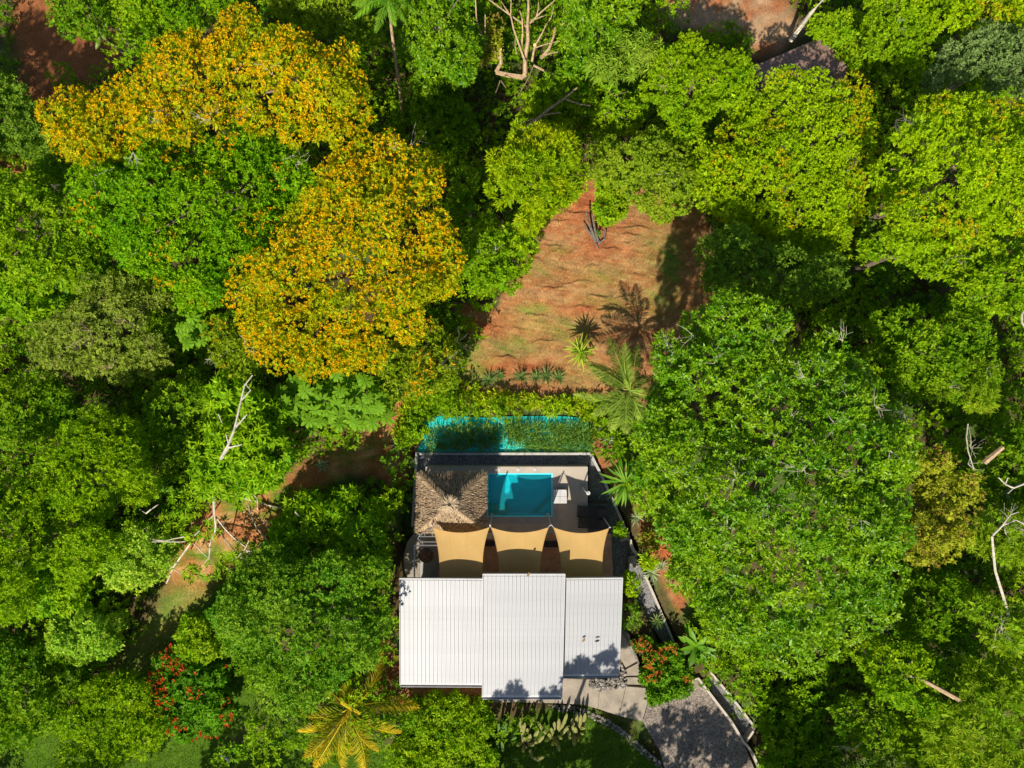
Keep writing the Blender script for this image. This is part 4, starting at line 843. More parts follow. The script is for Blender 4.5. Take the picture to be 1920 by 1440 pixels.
for (u, v, s_, lb) in ((1186, 1050, .33, 'grey boulder beside the variegated shrub'), (1191, 1060, .22, 'small grey rock touching the boulder'), (1178, 1172, .4, 'grey boulder tight beside the right roof edge'), (1186, 1162, .3, 'rock between the roof edge and gravel path')):
    p = W(u, v, -.6); me = bpy.data.meshes.new('boulder'); import bmesh; bm = bmesh.new(); bmesh.ops.create_icosphere(bm, subdivisions=2, radius=s_); rr = random.Random(u)
    for q in bm.verts: q.co *= rr.uniform(.8, 1.15); q.co.z *= .7
    bm.to_mesh(me); bm.free(); me.materials.append(M['palestone']); o = link('boulder', me); o.location = (p.x, p.y, -.65); tag(o, lb, 'boulder')
# ------------------------------------------------------------------ turquoise netting with tall grass
topE = [(797,815),(795,787),(830,779),(905,783),(945,781),(1045,780),(1088,783),(1104,793),(1108,812)]
def edge(pts, s):
    d = [0]
    for i in range(1, len(pts)): d.append(d[-1] + math.hypot(pts[i][0] - pts[i-1][0], pts[i][1] - pts[i-1][1]))
    return np.interp(s * d[-1], d, [p[0] for p in pts]), np.interp(s * d[-1], d, [p[1] for p in pts])
b = MB(); nx_, ny_ = 70, 16; vs = []
for j in range(ny_ + 1):
    for i in range(nx_ + 1):
        s, q = i / nx_, j / ny_; u1, v1 = edge(topE, s); u2, v2 = edge([(781,847),(1109,847)], s)
        u, v = u1 + (u2 - u1) * q, v1 + (v2 - v1) * q; p = W(u, v, -1.2); g = float(terr0(p.x, p.y))
        g += .10 + .07 * float(nz(np.array(p.x), np.array(p.y), 61, 1.1)) + .03 * float(nz(np.array(p.x), np.array(p.y), 62, .35))
        p = W(u, v, g); vs.append(p)
b.add(vs, [(j * (nx_ + 1) + i, (j + 1) * (nx_ + 1) + i, (j + 1) * (nx_ + 1) + i + 1, j * (nx_ + 1) + i + 1) for j in range(ny_) for i in range(nx_)])
tag(b.build('ground_netting', M['tarp'], smooth=True), 'turquoise netting sheet spread on the slope behind the white wall', 'netting')
def blades(N, P, zoff, Lr, Wd, c0, c1, rng, lean=(0, 0), tilt=.35, dens=None):
    us = [p[0] for p in P]; vs_ = [p[1] for p in P]; o = []
    u = rng.uniform(min(us), max(us), N * 3); v = rng.uniform(min(vs_), max(vs_), N * 3); k = inpoly(u, v, P); u, v = u[k][:N], v[k][:N]
    if dens is not None: k = dens(u, v) > rng.rand(len(u)); u, v = u[k], v[k]
    x = (u - 960) / FPX * 50.4; y = (720 - v) / FPX * 50.4; z = terr(x, y, True) + zoff
    kk = (HC - z) / FPX; x = (u - 960) * kk; y = (720 - v) * kk; z = terr(x, y, True) + zoff
    n_ = len(x); d = np.stack([lean[0] + tilt * rng.randn(n_), lean[1] + tilt * rng.randn(n_), np.ones(n_)], 1)
    t = rng.rand(n_)[:, None]; c = (np.array(c0) * (1 - t) + np.array(c1) * t) * np.exp(.2 * rng.randn(n_))[:, None]
    return leaf_arrays(np.stack([x, y, z], 1), d, rng.randn(n_, 3), rng.uniform(*Lr, n_), np.full(n_, Wd), c, .2, droop=.0)
rng = np.random.RandomState(31)
def gd(u, v): return np.clip(.75 + .6 * nz(u / 28, v / 28, 71, 1.6), 0, 1)
V, F, C = join([blades(2300, [(812,803),(932,798),(938,846),(800,846),(800,815)], .05, (.45, 1.0), .045, (.12,.26,.03), (.32,.44,.09), rng, (-.1, .25), .5, gd),
                blades(4300, [(944,797),(1085,795),(1108,806),(1108,849),(1000,842),(944,842)], .05, (.5, 1.1), .045, (.12,.28,.03), (.32,.46,.09), rng, (.1, .2), .5, gd)])
tag(link('tall_grass', fan_mesh('tall_grass', V, F, C, M['leaf'])), 'tufts of tall arching grass growing through the turquoise netting', 'grass', kind='stuff')
V, F, C = join([blades(30000, LAWN, 0, (.10, .24), .04, (.06,.17,.004), (.15,.27,.008), rng, (0, 0), .6),
                blades(9000, PATH, 0, (.05, .14), .03, (.13,.17,.02), (.26,.24,.06), rng, (0, 0), .7, lambda u, v: np.clip(nz(u / 28, v / 28, 72, 2.2) * 1.2 + .1, 0, 1)),
                blades(26000, CLEAR, 0, (.05, .15), .03, (.20,.20,.05), (.42,.28,.12), rng, (0, 0), .8, lambda u, v: np.clip(nz(u / 28, v / 28, 73, 2.0) * 1.2 + .25, 0, 1))])
tag(link('grass', fan_mesh('grass', V, F, C, M['leaf'])), 'short grass on the lawn, the track and the clearing', 'grass', kind='stuff')
# ------------------------------------------------------------------ strap and frond plants
def strap_mesh(name, L, Wd, col, droop, fold, rng, seg=6, blunt=False, tipcol=None):
    V = []; C = []; F = []
    for i in range(seg + 1):
        t = i / seg; w_ = Wd * (math.sin(math.pi * min(1, .18 + .82 * t)) ** .7 if not blunt else math.sin(math.pi * (.08 + .9 * t)) ** .6) * .5
        if i == seg: w_ *= .05
        x = L * t; zz = -droop * L * t * t
        cc = np.array(col) if tipcol is None else np.array(col) * (1 - t) + np.array(tipcol) * t
        wv = .02 * Wd * rng.randn()
        V += [(x, w_, zz + fold * w_ + wv), (x, 0, zz), (x, -w_, zz + fold * w_ - wv)]; C += [cc * .95, cc * 1.18, cc * .92]
    for i in range(seg):
        a = i * 3; F += [(a, a + 1, a + 4, a + 3), (a + 1, a + 2, a + 5, a + 4)]
    return np.array(V), np.array(F), np.array(C)
def rosette(name, u, v, h, n, L, Wd, cols, label, cat='plant', group=None, el=(-.1, 1.2), droop=.3, fold=.5, m='leaf', seed=1, stem=0.05, part='leaf', blunt=False, tipcol=None, seg=6, spread=0.0, gz=None):
    rng = np.random.RandomState(seed); p = G(u, v, h) if gz is None else W(u, v, gz + h); z0 = p.z - h
    t = empty(name, (p.x, p.y, z0), label, cat, group); ms = []
    for k in range(5):
        V, F, C = strap_mesh(part, L * rng.uniform(.85, 1.1), Wd * rng.uniform(.85, 1.1), np.array(cols[k % len(cols)]) * rng.uniform(.85, 1.12), droop * rng.uniform(.7, 1.3), fold, rng, seg, blunt, tipcol)
        ms.append(fan_mesh(part, V, F, C, M[m]))
    for i in range(n):
        f = (i + .5) / n; e = el[1] + (el[0] - el[1]) * (f ** .8) + rng.uniform(-.12, .12); az = i * 2.39996 + rng.uniform(-.25, .25)
        o = link(part, ms[i % 5], t); o.matrix_local = boxmx((spread * rng.randn(), spread * rng.randn(), h - .12 * f), az, -e, .75 + .35 * f)
    if stem:
        b = MB(); b.tube([(p.x, p.y, z0 - .1), (p.x, p.y, p.z)], stem, stem * .8, 6); b.build('stem', M['bark'], t)
    return t
rosette('strappy_plant', 1172, 905, 2.2, 46, 1.75, .19, [(.14,.30,.02),(.20,.36,.04),(.10,.25,.015)], 'large strappy plant with arching striped leaves beside the slanting wall', seed=3, droop=.45, el=(-.25, 1.15))
rosette('dracaena_plant', 1089, 660, 1.7, 54, 1.2, .125, [(.17,.33,.01),(.26,.40,.02),(.12,.28,.01)], 'spiky bright plant with yellow tips at the edge of the clearing', seed=4, droop=.2, el=(-.35, 1.2), tipcol=(.40,.42,.05), spread=.09)
AG = [(748,838,.58,'pale',-.5,'pale silvery agave by the upper left corner of the wall'), (1139,825,.52,'pale',-.8,'silvery agave on red soil right of the netting'), (1193,970,.5,'pale',-.5,'silvery agave in the shade outside the slanting wall'),
      (1221,1073,.55,'pale',-.3,'silvery agave just below the cream shrub'), (605,872,.42,'pale',-.6,'small silvery agave on the left red soil track'), (917,712,.62,'green',0,'spiky dark agave at the left end of the clearing row'),
      (977,706,.5,'green',0,'spiky agave second in the clearing row'), (1004,708,.5,'green',0,'spiky agave in the middle of the clearing row'), (1023,706,.62,'green',0,'largest spiky agave of the clearing row'), (1046,708,.5,'green',0,'spiky agave at the right end of the clearing row'),
      (936,704,.42,'green',0,'small spiky agave beside the left end agave of the row'), (1240,1060,.42,'pale',-.3,'small pale agave right of the cream shrub'), (1232,1165,.5,'green',-.3,'dark agave under the kerb wall of the gravel path'),
      (775,868,.3,'pale',-.5,'tiny pale agave against the left wall'), (712,905,.34,'green',-.3,'little green rosette on shaded soil left of the hut'), (1255,1005,.4,'green',-.3,'strappy rosette under the rim of the glossy giant')]
for i, (u, v, L_, kd, gz_, lb) in enumerate(AG):
    cols = [(.36,.42,.24),(.46,.50,.32),(.28,.36,.18)] if kd == 'pale' else [(.10,.19,.04),(.16,.24,.06),(.20,.22,.08)]
    rosette('agave', u, v, .12, 34, L_ * 1.35, .075, cols, lb, 'agave', 'agaves around the plot', seed=20 + i, droop=.08, el=(.02, 1.25), fold=.35, m='leaf_dull', stem=.04, seg=3)
rosette('banana_plant', 1305, 1212, 1.5, 17, 1.65, .42, [(.10,.24,.008),(.14,.30,.012),(.08,.20,.008)], 'banana like plant with broad paddle leaves beside the driveway head', seed=8, droop=.3, el=(-.1, .9), blunt=True, fold=.3, gz=-.5, m='leaf_gloss')
rosette('broad_leaf_plant', 1270, 1065, .7, 12, .75, .24, [(.16,.34,.02),(.30,.40,.02)], 'yellow green broad leaved plant under the glossy giant', seed=9, droop=.3, el=(0, .9), blunt=True, fold=.3)
rosette('rust_fern', 1240, 1030, .35, 14, .85, .2, [(.42,.13,.045),(.50,.17,.06),(.35,.10,.04)], 'rust brown fallen fern frond on the red soil', 'fern', seed=10, droop=.2, el=(-.05, .35), m='leaf_dull')
rosette('rust_fern', 1310, 1055, .5, 14, .7, .2, [(.40,.13,.045),(.46,.19,.07)], 'rust brown dead leaves in the hollow of the glossy giant', 'fern', seed=12, droop=.2, el=(-.05, .5), m='leaf_dull')
rosette('spiky_plant', 1396, 75, .8, 16, 1.0, .1, [(.12,.24,.02),(.17,.30,.03)], 'spiky strap plant left of the brown tiled roof', seed=13, droop=.15, el=(.0, .9))
rosette('spiky_plant', 1578, 85, .9, 14, 1.1, .12, [(.24,.34,.05),(.34,.40,.10)], 'pale strap plant right of the brown tiled roof', seed=14, droop=.2, el=(.0, .9))
rosette('broad_leaf_plant', 125, 535, 2.4, 9, 1.2, .36, [(.10,.27,.02),(.16,.33,.03)], 'banana like plant at the upper edge of the olive twiggy tree', seed=15, droop=.3, el=(0, .9), blunt=True, fold=.3)
for i, (u, v, lb) in enumerate(((1430,1255,'leafy rosette at the lower left rim of the glossy giant'), (1395,1262,'dark strap rosette right of the sunken channel'), (1358,1262,'grassy rosette above the outer channel wall'), (1560,1262,'strap rosette in deep shade below the glossy giant'))):
    rosette('strap_rosette', u, v, .6, 20, .8, .09, [(.12,.25,.015),(.18,.30,.02)], lb, 'plant', 'strap rosettes below the glossy tree', seed=40 + i, droop=.3, el=(0, 1.1))
# --- palms
def frond_mesh(L, wid, c0, c1, rng, n=34, dr=.55, rise=.35, lw=.075, hang=.35):
    t = np.linspace(.10, 1, n); x = L * t * (1 - .10 * t); z = L * (rise * t - dr * t * t)
    pos = np.stack([x, 0 * x, z], 1); tan = nrm(np.gradient(pos, axis=0))
    out = []
    for sgn in (-1, 1):
        ll = wid * np.sin(np.pi * (.16 + .80 * t)) ** .8 * rng.uniform(.85, 1.1, n)
        sd = np.tile(np.array([0, sgn, 0.]), (n, 1)); d = tan * .85 + sd * .85 + np.array([0, 0, -1.]) * (hang + .15 * rng.randn(n))[:, None] + .06 * rng.randn(n, 3)
        c = (np.array(c0) * (1 - t)[:, None] + np.array(c1) * t[:, None]) * np.exp(.15 * rng.randn(n))[:, None]
        out.append(leaf_arrays(pos, d, np.array([0, 0, 1.]) + .15 * rng.randn(n, 3), ll, np.full(n, lw), c, .3, droop=.12))
    k = 8; ts = np.linspace(0, 1, k + 1); px = np.stack([L * ts * (1 - .10 * ts), 0 * ts, L * (rise * ts - dr * ts * ts) + .015], 1); w_ = (.045 * (1 - .8 * ts))
    V = np.concatenate([px + np.array([0, 1, 0]) * w_[:, None], px - np.array([0, 1, 0]) * w_[:, None]]); F = []
    for i in range(k): F += [(i, k + 1 + i, i + 1), (i + 1, k + 1 + i, k + 2 + i)]
    out.append((V, np.array(F), np.tile(np.array(c1) * 1.05, (len(V), 1))))
    return join(out)
def palm(name, u, v, h, fr, label, c0, c1, seed, base=None, group=None, trunk='grey_wood', tr=.13, m='leaf', wid=.55, base_uv=None, lw=.062):
    """fr: list of frond tips in px, or a number of fronds"""
    rng = np.random.RandomState(seed); p = G(u, v, h); bp_ = G(*base_uv, 0) if base_uv else Vector((p.x, p.y, p.z - h))
    t = empty(name, bp_, label, 'palm tree', group)
    b = MB(); b.tube([bp_ - Vector((0, 0, .2)), bp_.lerp(p, .3) + Vector((.05, 0, 0)), bp_.lerp(p, .7), p], tr, tr * .7, 8); b.build('trunk', M[trunk], t)
    if isinstance(fr, int):
        L0 = base or 3.0; fr = [(u + math.cos(a) * L0 * 26 * rng.uniform(.8, 1.05), v + math.sin(a) * L0 * 26 * rng.uniform(.8, 1.05)) for a in np.arange(fr) * 2.4]
    for i, (tu, tv) in enumerate(fr):
        q = W(tu, tv, p.z - .5); d = q - p; L = math.hypot(d.x, d.y) * 1.2
        V, F, C = frond_mesh(L, wid * min(1, L / 2.6), np.array(c0) * (.8, 1.0, 1.25)[i % 3], np.array(c1) * (.8, 1.1, .95)[i % 3], rng, dr=rng.uniform(.35, .6), rise=rng.uniform(.2, .5), lw=lw, n=int(9 + 8 * L))
        o = link('frond', fan_mesh('frond', V, F, C, M[m]), t); o.matrix_local = boxmx(p - bp_, math.atan2(d.y, d.x)) @ Matrix.Rotation(rng.uniform(-.9, .9), 4, 'X') @ Matrix.Rotation(rng.uniform(-.25, .2), 4, 'Y')
    # young upright leaves in the heart
    for i in range(3):
        V, F, C = frond_mesh(.9, .2, c0, c1, rng, n=14, dr=.1, rise=.9); o = link('frond', fan_mesh('frond', V, F, C, M[m]), t); o.matrix_local = boxmx(p - bp_, i * 2.1, 0)
    return t
palm('coconut_palm', 1180, 732, 4.6, [(1143,640),(1194,648),(1214,694),(1108,690),(1086,748),(1136,800),(1175,806),(1222,745),(1205,790),(1240,712),(1168,655),(1120,668),(1115,772),(1155,800),(1100,718)], 'coconut palm with arching fronds at the lower right of the clearing', (.15,.27,.025), (.28,.37,.05), 5, wid=.8)
palm('yellow_palm', 656, 1329, 2.9, [(727,1247),(774,1312),(740,1372),(712,1388),(690,1430),(621,1438),(584,1398),(575,1374),(563,1350),(624,1292),(652,1282),(680,1290),(650,1410),(600,1420)], 'young palm with yellow and orange fronds left below the roof', (.17,.27,.010), (.68,.45,.015), 6, wid=1.0)
palm('pale_palm', 188, 62, 5, [(180,20),(190,95),(172,50),(205,80),(228,50),(160,75),(215,25)], 'small palm with pale fronds at the top left by the red bank', (.18,.28,.05), (.30,.38,.12), 7)
palm('tall_palm', 727, -4, 11.5, 13, 'tall palm with a long thin bare trunk at top centre', (.10,.28,.01), (.20,.38,.02), 8, base=2.7, trunk='tan_bark', tr=.12, base_uv=(757, 245))
palm('small_palm', 1610, 850, 14.2, [(1590,840),(1625,835),(1600,868)], 'sprig of palm leaf poking through the glossy crown', (.2,.3,.05), (.3,.4,.1), 9) if False else None
# --- big star leaves
def star_mesh(R, n, c0, c1, rng):
    V = []; F = []; C = []
    for k in range(n):
        a = 2 * math.pi * (k + .15 * rng.randn()) / n; L = R * rng.uniform(.82, 1.05) * (1 if k else .75); ca, sa = math.cos(a), math.sin(a); b0 = len(V)
        for (t, w_, dz) in ((.05, .02, 0), (.45, .15, -.02), (.75, .19, -.10), (1.0, .03, -.26)):
            for s, lift in ((1, .06), (0, 0), (-1, .06)):
                x, y = L * t, s * w_ * R; V.append((x * ca - y * sa, x * sa + y * ca, dz * R + lift * R * (1 if w_ > .05 else .2)))
                f = .5 + .5 * t; C.append((np.array(c0) * (1 - f) + np.array(c1) * f) * (1.18 if s == 0 else 1) * (1 + .06 * rng.randn()))
        for i in range(3):
            q = b0 + i * 3; F += [(q, q + 1, q + 4, q + 3), (q + 1, q + 2, q + 5, q + 4)]
    return np.array(V), np.array(F), np.array(C)
def umbrella_tree(px, cu, cv, h, R, label, seed, extra=0):
    rng = np.random.RandomState(seed); c = G(cu, cv, 0); t = empty('umbrella_leaf_tree', c, label, 'tree'); ms = []
    for k in range(5):
        V, F, C = star_mesh(1.0, int(rng.randint(8, 11)), (.085,.22,.006), (.16,.31,.012), rng); ms.append(fan_mesh('leaf', V, F, C, M['leaf']))
    top = G(cu, cv, h * .7); b = MB(); b.tube([c - Vector((0, 0, .2)), c.lerp(top, .5), top], .12, .08, 7); b.build('trunk', M['pale_bark'], t)
    for i, (u, v) in enumerate(px):
        p = G(u, v, h + rng.uniform(-.9, .5)); o = link('leaf', ms[i % 5], t)
        o.matrix_local = Matrix.Translation(p - c) @ Matrix.Rotation(rng.uniform(-.28, .28), 4, 'X') @ Matrix.Rotation(rng.uniform(-.28, .28), 4, 'Y') @ Matrix.Rotation(rng.uniform(0, 6), 4, 'Z') @ Matrix.Scale(R * rng.uniform(.82, 1.15), 4)
        if i % 4 == 0:
            b = MB(); b.tube([top, top.lerp(p, .6) + Vector((0, 0, .2)), p - Vector((0, 0, .05))], .04, .015, 5); b.build('branch', M['pale_bark'], t)
cc_ = [(600,900),(685,850),(870,850),(820,930),(900,965),(960,900),(1030,880),(1080,890),(770,1020),(650,960),(640,1050),(555,1130),(610,1140),(700,1230),(680,1170),(760,1180),(820,1150),(720,1100),(890,1130),(960,1080),(1030,1090),(1110,1110),(980,1170),(1020,1200),(1080,1190),(900,1190),(1170,1080),(1210,1100),(1260,1030),(1190,1010),(1000,1000),(1030,950),(850,1030),(580,1040),(880,1060),(940,1020),(1100,1010),(1060,1050),(540,960),(640,830),(740,930),(720,1000),(790,1090),(560,890),(1140,960),(480,960),(500,1040),(920,830),(1230,1150),(1130,1180)]
umbrella_tree([(400 + x / 3.79, 480 + y / 3.79) for x, y in cc_], 632, 765, 5.2, .58, 'umbrella tree with large dark green star leaves below the golden tree', 3)
umbrella_tree([(x / 3, 480 + y / 3) for x, y in ((1060,390),(1110,370),(1070,430),(1050,490),(1090,470),(1120,420),(1170,440),(1010,400),(1020,450),(1080,350),(1140,390),(1130,480))], 356, 622, 6.5, .5, 'small umbrella tree with bright star leaves between olive and yellow trees', 4)
umbrella_tree([(u, v) for u, v in ((8,340),(20,352),(4,360),(16,368),(26,342),(0,349))], 12, 352, 3, .5, 'star leaved sapling on red soil at the left edge', 5)
umbrella_tree([(u, v) for u, v in ((310,922),(318,918),(304,915))], 312, 920, 2, .4, 'tiny star leaved seedling in the dark hollow', 6)
# ------------------------------------------------------------------ bare limbs, trunks, logs
def limbs(name, label, cat, lines, m, org=(0, 0), sc=1.0, part='branch', group=None, curve=0.0, joined=False):
    """lines: (list of px (u, v), h0, h1, r0, r1)"""
    conv = lambda q: (org[0] + q[0] / sc, org[1] + q[1] / sc)
    u, v = conv(lines[0][0][0]); base = G(u, v, 0) if cat else None
    t = empty(name, base, label, cat, group)
    for pts, h0, h1, r0, r1 in lines:
        n = len(pts); P_ = [G(*conv(q), h0 + (h1 - h0) * i / max(1, n - 1)) for i, q in enumerate(pts)]
        b = MB(); b.tube(P_, r0, r1, 6); b.build(part, M[m], t)
    return t
o5 = (860, 0); s5 = 5.538
bt = limbs('pruned_tree', 'bare pruned tree with tan cut limbs spreading at top centre', 'tree', [
 ([(690,760),(690,600),(720,420),(715,250),(725,100),(720,-160)], 3.0, 7.5, .17, .06), ([(715,290),(640,230),(540,160),(430,80),(320,0),(250,-60)], 5, 7.5, .07, .03), ([(690,640),(640,500),(570,300),(540,160),(545,0)], 4, 7, .085, .03),
 ([(655,480),(665,330),(660,200),(635,110)], 4.5, 6.5, .07, .03), ([(760,640),(790,480),(870,340),(910,250)], 3.5, 6, .09, .03), ([(780,500),(900,460),(1050,425)], 4.2, 5, .05, .02),
 ([(740,220),(870,170),(905,160)], 5.4, 6.3, .05, .02), ([(740,240),(850,130),(980,20),(1040,-60)], 5.6, 7.5, .06, .025), ([(800,200),(825,100),(830,20)], 5.8, 7, .045, .02),
 ([(860,600),(940,500),(985,380),(1000,290)], 3.2, 6, .12, .05), ([(880,580),(960,550),(1030,540)], 3.4, 4.4, .08, .03), ([(1075,260),(1140,120),(1260,40),(1330,0)], 5, 7, .075, .03), ([(1160,235),(1240,200),(1330,150)], 4.5, 5.5, .05, .02),
 ([(390,740),(440,650),(430,520)], 3, 4.5, .14, .11), ([(420,610),(370,520),(300,460),(240,430),(180,380)], 3.6, 5.5, .07, .03), ([(315,640),(290,520),(265,420),(215,320),(185,200),(175,0)], 3, 7, .08, .04), ([(270,460),(275,300),(275,150)], 4.8, 6.5, .05, .03),
 ([(240,700),(225,580),(180,540),(120,470)], 3, 4.5, .07, .03), ([(390,750),(520,780),(660,800),(690,770)], 2.8, 3.0, .16, .2), ([(780,680),(920,750),(1050,790),(1170,830)], 3.6, 4.4, .085, .05), ([(770,700),(730,800),(680,890),(620,990)], 3.6, 4.6, .05, .025),
 ([(540,165),(470,60),(440,10)], 6, 7, .04, .02), ([(910,260),(960,180),(990,60)], 5, 6.5, .04, .02), ([(600,560),(585,460),(590,400)], 4, 5, .04, .02), ([(430,840),(410,900),(385,960)], 4, 4.4, .04, .02), ([(440,840),(490,910)], 4, 4.4, .035, .02)], 'tan_bark', o5, s5)
p = [G(o5[0] + x / s5, o5[1] + y / s5, h) for x, y, h in ((430, 515, 4.52), (790, 470, 4.55), (225, 575, 4.0))]
for q in p:
    b = MB(); b.tube([q, q + Vector((0, 0, .05))], .12, .12, 8); b.build('cut_end', M['cut_wood'], bt)
limbs('fallen_log', 'long pale fallen log with one side branch above the feathery tree', 'log', [([(620,1380),(820,1230),(940,1130),(1100,1020),(1230,910)], 4.5, 6.5, .13, .05), ([(870,1200),(960,1180),(1060,1170)], 5.2, 5.6, .06, .03), ([(1110,1030),(1250,1080),(1370,1100)], 6, 6.4, .05, .03), ([(545,1340),(660,1270),(780,1230)], 5, 5.4, .04, .03)], 'tan_bark', o5, s5)
limbs('leaning_tree', 'pale leaning trunk beside the right end of the tiled roof', 'tree trunk', [([(1483,76),(1505,45),(1520,25),(1548,-6)], 1.2, 5.5, .20, .11)], 'pale_bark', part='trunk')
limbs('bare_tree', 'thin white trunk near the right edge of the picture', 'tree trunk', [([(1903,1192),(1893,1160),(1880,1115),(1866,1070),(1863,1040),(1860,1005)], 8.2, 9.8, .085, .06), ([(1903,1190),(1885,1202),(1860,1215)], 8.2, 8.2, .06, .03), ([(1860,1005),(1880,985),(1905,975),(1925,985)], 9.6, 10.2, .06, .03), ([(1880,985),(1895,965),(1910,960)], 10, 10.4, .04, .02)], 'pale_bark')
limbs('broken_log', 'short thick pale log lying at the right by the brown tree', 'log', [([(1845,868),(1881,838)], 8.6, 9.2, .17, .13)], 'tan_bark')
limbs('pale_limb', 'forked pale limb on the right edge beside the brown tree', 'branch', [([(1925,905),(1900,915),(1885,908),(1872,895)], 8.8, 8.8, .07, .03), ([(1900,915),(1890,925)], 8.8, 8.9, .05, .03), ([(1885,908),(1890,895)], 8.8, 9, .04, .02), ([(1815,795),(1812,820),(1815,845),(1826,880)], 8.6, 8.6, .04, .03)], 'pale_bark')
limbs('pale_limb', 'thin white loop of branch on the right edge higher up', 'branch', [([(1925,575),(1916,590),(1916,605),(1925,618)], 10, 10, .05, .04)], 'pale_bark')
limbs('fallen_tree', 'brown fallen trunk across the trees at lower right', 'tree trunk', [([(1690,1262),(1725,1272),(1762,1292),(1802,1314)], 7.8, 8.6, .08, .15)], 'tan_bark', part='trunk')
limbs('white_limb', 'white forked limb lying over the star leaved tree', 'branch', [([(1240,1145),(1285,1060),(1320,970),(1345,860),(1375,730),(1420,670)], 10.6, 11.2, .085, .03), ([(1240,1145),(1290,1075),(1270,1000)], 10.6, 10.8, .06, .03), ([(1285,1078),(1360,1060)], 10.7, 10.8, .055, .03), ([(1320,970),(1390,890)], 10.8, 11, .055, .03), ([(1355,815),(1410,755),(1383,722)], 11, 11.2, .045, .02), ([(1230,890),(1250,940)], 10.6, 10.6, .04, .02)], 'pale_bark', (0, 480), 3.0)
o4 = (280, 900); s4 = 6.546
limbs('bare_tree', 'bare white limbed tree standing over the grassy track, tallest of three', 'tree', [([(795,200),(800,430),(815,560),(805,640),(745,790),(735,960),(738,1040)], 4, 2, .06, .05), ([(800,430),(720,490)], 3.5, 3.3, .04, .02), ([(815,450),(930,600),(1050,720),(1180,820),(1250,1000),(1270,1120),(1330,1380)], 3.4, 1.4, .06, .04), ([(780,210),(785,420)], 4, 3.5, .03, .03)], 'pale_bark', o4, s4, group='bare white limbed trees')
limbs('bare_tree', 'bare white limbed tree left of the grassy track with many forks', 'tree', [([(510,770),(410,910),(300,1060),(210,1270)], 3.4, 2.2, .06, .04), ([(290,1065),(150,1120),(0,1195)], 2.6, 3, .04, .02), ([(280,1070),(130,1125),(-10,1122)], 2.6, 3, .04, .02), ([(300,1090),(405,1175)], 2.5, 2.6, .035, .02), ([(540,770),(640,880),(730,960),(680,1015)], 3.3, 2.8, .045, .02), ([(480,745),(380,760),(150,755),(-10,760)], 3.3, 3.8, .045, .025), ([(430,695),(300,720),(200,745),(60,735),(-20,700)], 3.4, 3.8, .045, .02), ([(555,680),(620,620)], 3.4, 3.4, .05, .03), ([(-70,585),(-30,620),(40,690)], 3.8, 3.7, .03, .02), ([(-40,410),(20,360),(110,300)], 3.6, 3.9, .05, .03), ([(-40,410),(-120,360)], 3.6, 3.7, .03, .02)], 'pale_bark', o4, s4, group='bare white limbed trees')
limbs('bare_tree', 'bare white limbed tree at the right side of the grassy track', 'tree', [([(1215,300),(1250,440),(1320,590),(1400,690),(1460,780)], .5, 2, .05, .04), ([(870,650),(940,745),(1050,870),(1120,950),(1200,1060),(1260,1075)], .6, 2.6, .045, .03), ([(1220,745),(1180,840),(1100,930),(1010,990)], 2.8, 2.2, .035, .02), ([(1390,460),(1430,570),(1490,660),(1525,740)], 1.2, 2.4, .04, .02), ([(1430,490),(1480,530),(1550,540)], 1.6, 2, .04, .02), ([(1200,95),(1270,170),(1325,230),(1330,370)], 3.2, 1.6, .05, .025), ([(940,1070),(1030,1130),(1110,1160)], 2.4, 2.8, .04, .02), ([(1350,1075),(1430,1140),(1520,1210)], 3, 3.2, .04, .02), ([(1550,960),(1600,1050),(1690,1040)], 4, 4, .035, .02), ([(1210,870),(1320,885),(1410,905)], 2.5, 3, .04, .02), ([(1120,950),(1240,1010)], 2.4, 2.6, .03, .02), ([(1790,390),(1850,450)], 4, 4, .05, .03)], 'pale_bark', o4, s4, group='bare white limbed trees')
limbs('fallen_log', 'thin white fallen log at the upper end of the grassy track', 'log', [([(1130,215),(1320,260),(1500,320),(1625,348)], .12, .14, .08, .05)], 'pale_bark', o4, s4)
b = [] ; rng = np.random.RandomState(55)
tp = [(430,140),(490,110),(560,120),(640,130),(660,200),(710,590),(680,640),(750,660),(700,530),(500,700),(450,650),(600,590),(900,900),(960,920),(1000,960),(1240,1170),(1150,1160),(1310,1030),(1500,1040),(1470,1000),(1580,1190),(1640,420),(1690,440),(1590,520),(1680,360),(1560,800),(1480,860),(340,560),(280,560),(250,600),(380,420),(430,500),(420,380),(350,230),(470,270),(560,250),(300,200),(860,1100),(700,1120),(620,1140),(520,1130),(560,1180),(800,1200),(450,1150),(1010,1120),(150,420),(240,420),(80,600),(110,640),(30,680)]
P3 = np.array([list(G(o4[0] + x / s4, o4[1] + y / s4, rng.uniform(2.2, 3.4))) for x, y in tp for _ in range(3)]); P3[:, :2] += rng.uniform(-.35, .35, (len(P3), 2)); P3[:, 2] += rng.uniform(-.5, .3, len(P3))
K = dict(LC['star']); K['L'] = .36; K['W'] = .10
V, F, C = tufts_to_leaves(P3, nrm(np.array([0, 0, 1.]) + .3 * rng.randn(len(P3), 3)), 'star', K, rng, 1.0, rng.rand(len(P3)))
tag(link('sparse_foliage', fan_mesh('sparse_foliage', V, F, C, M['leaf'])), 'loose star shaped leaf tufts on the bare white limbs', 'foliage', kind='stuff')
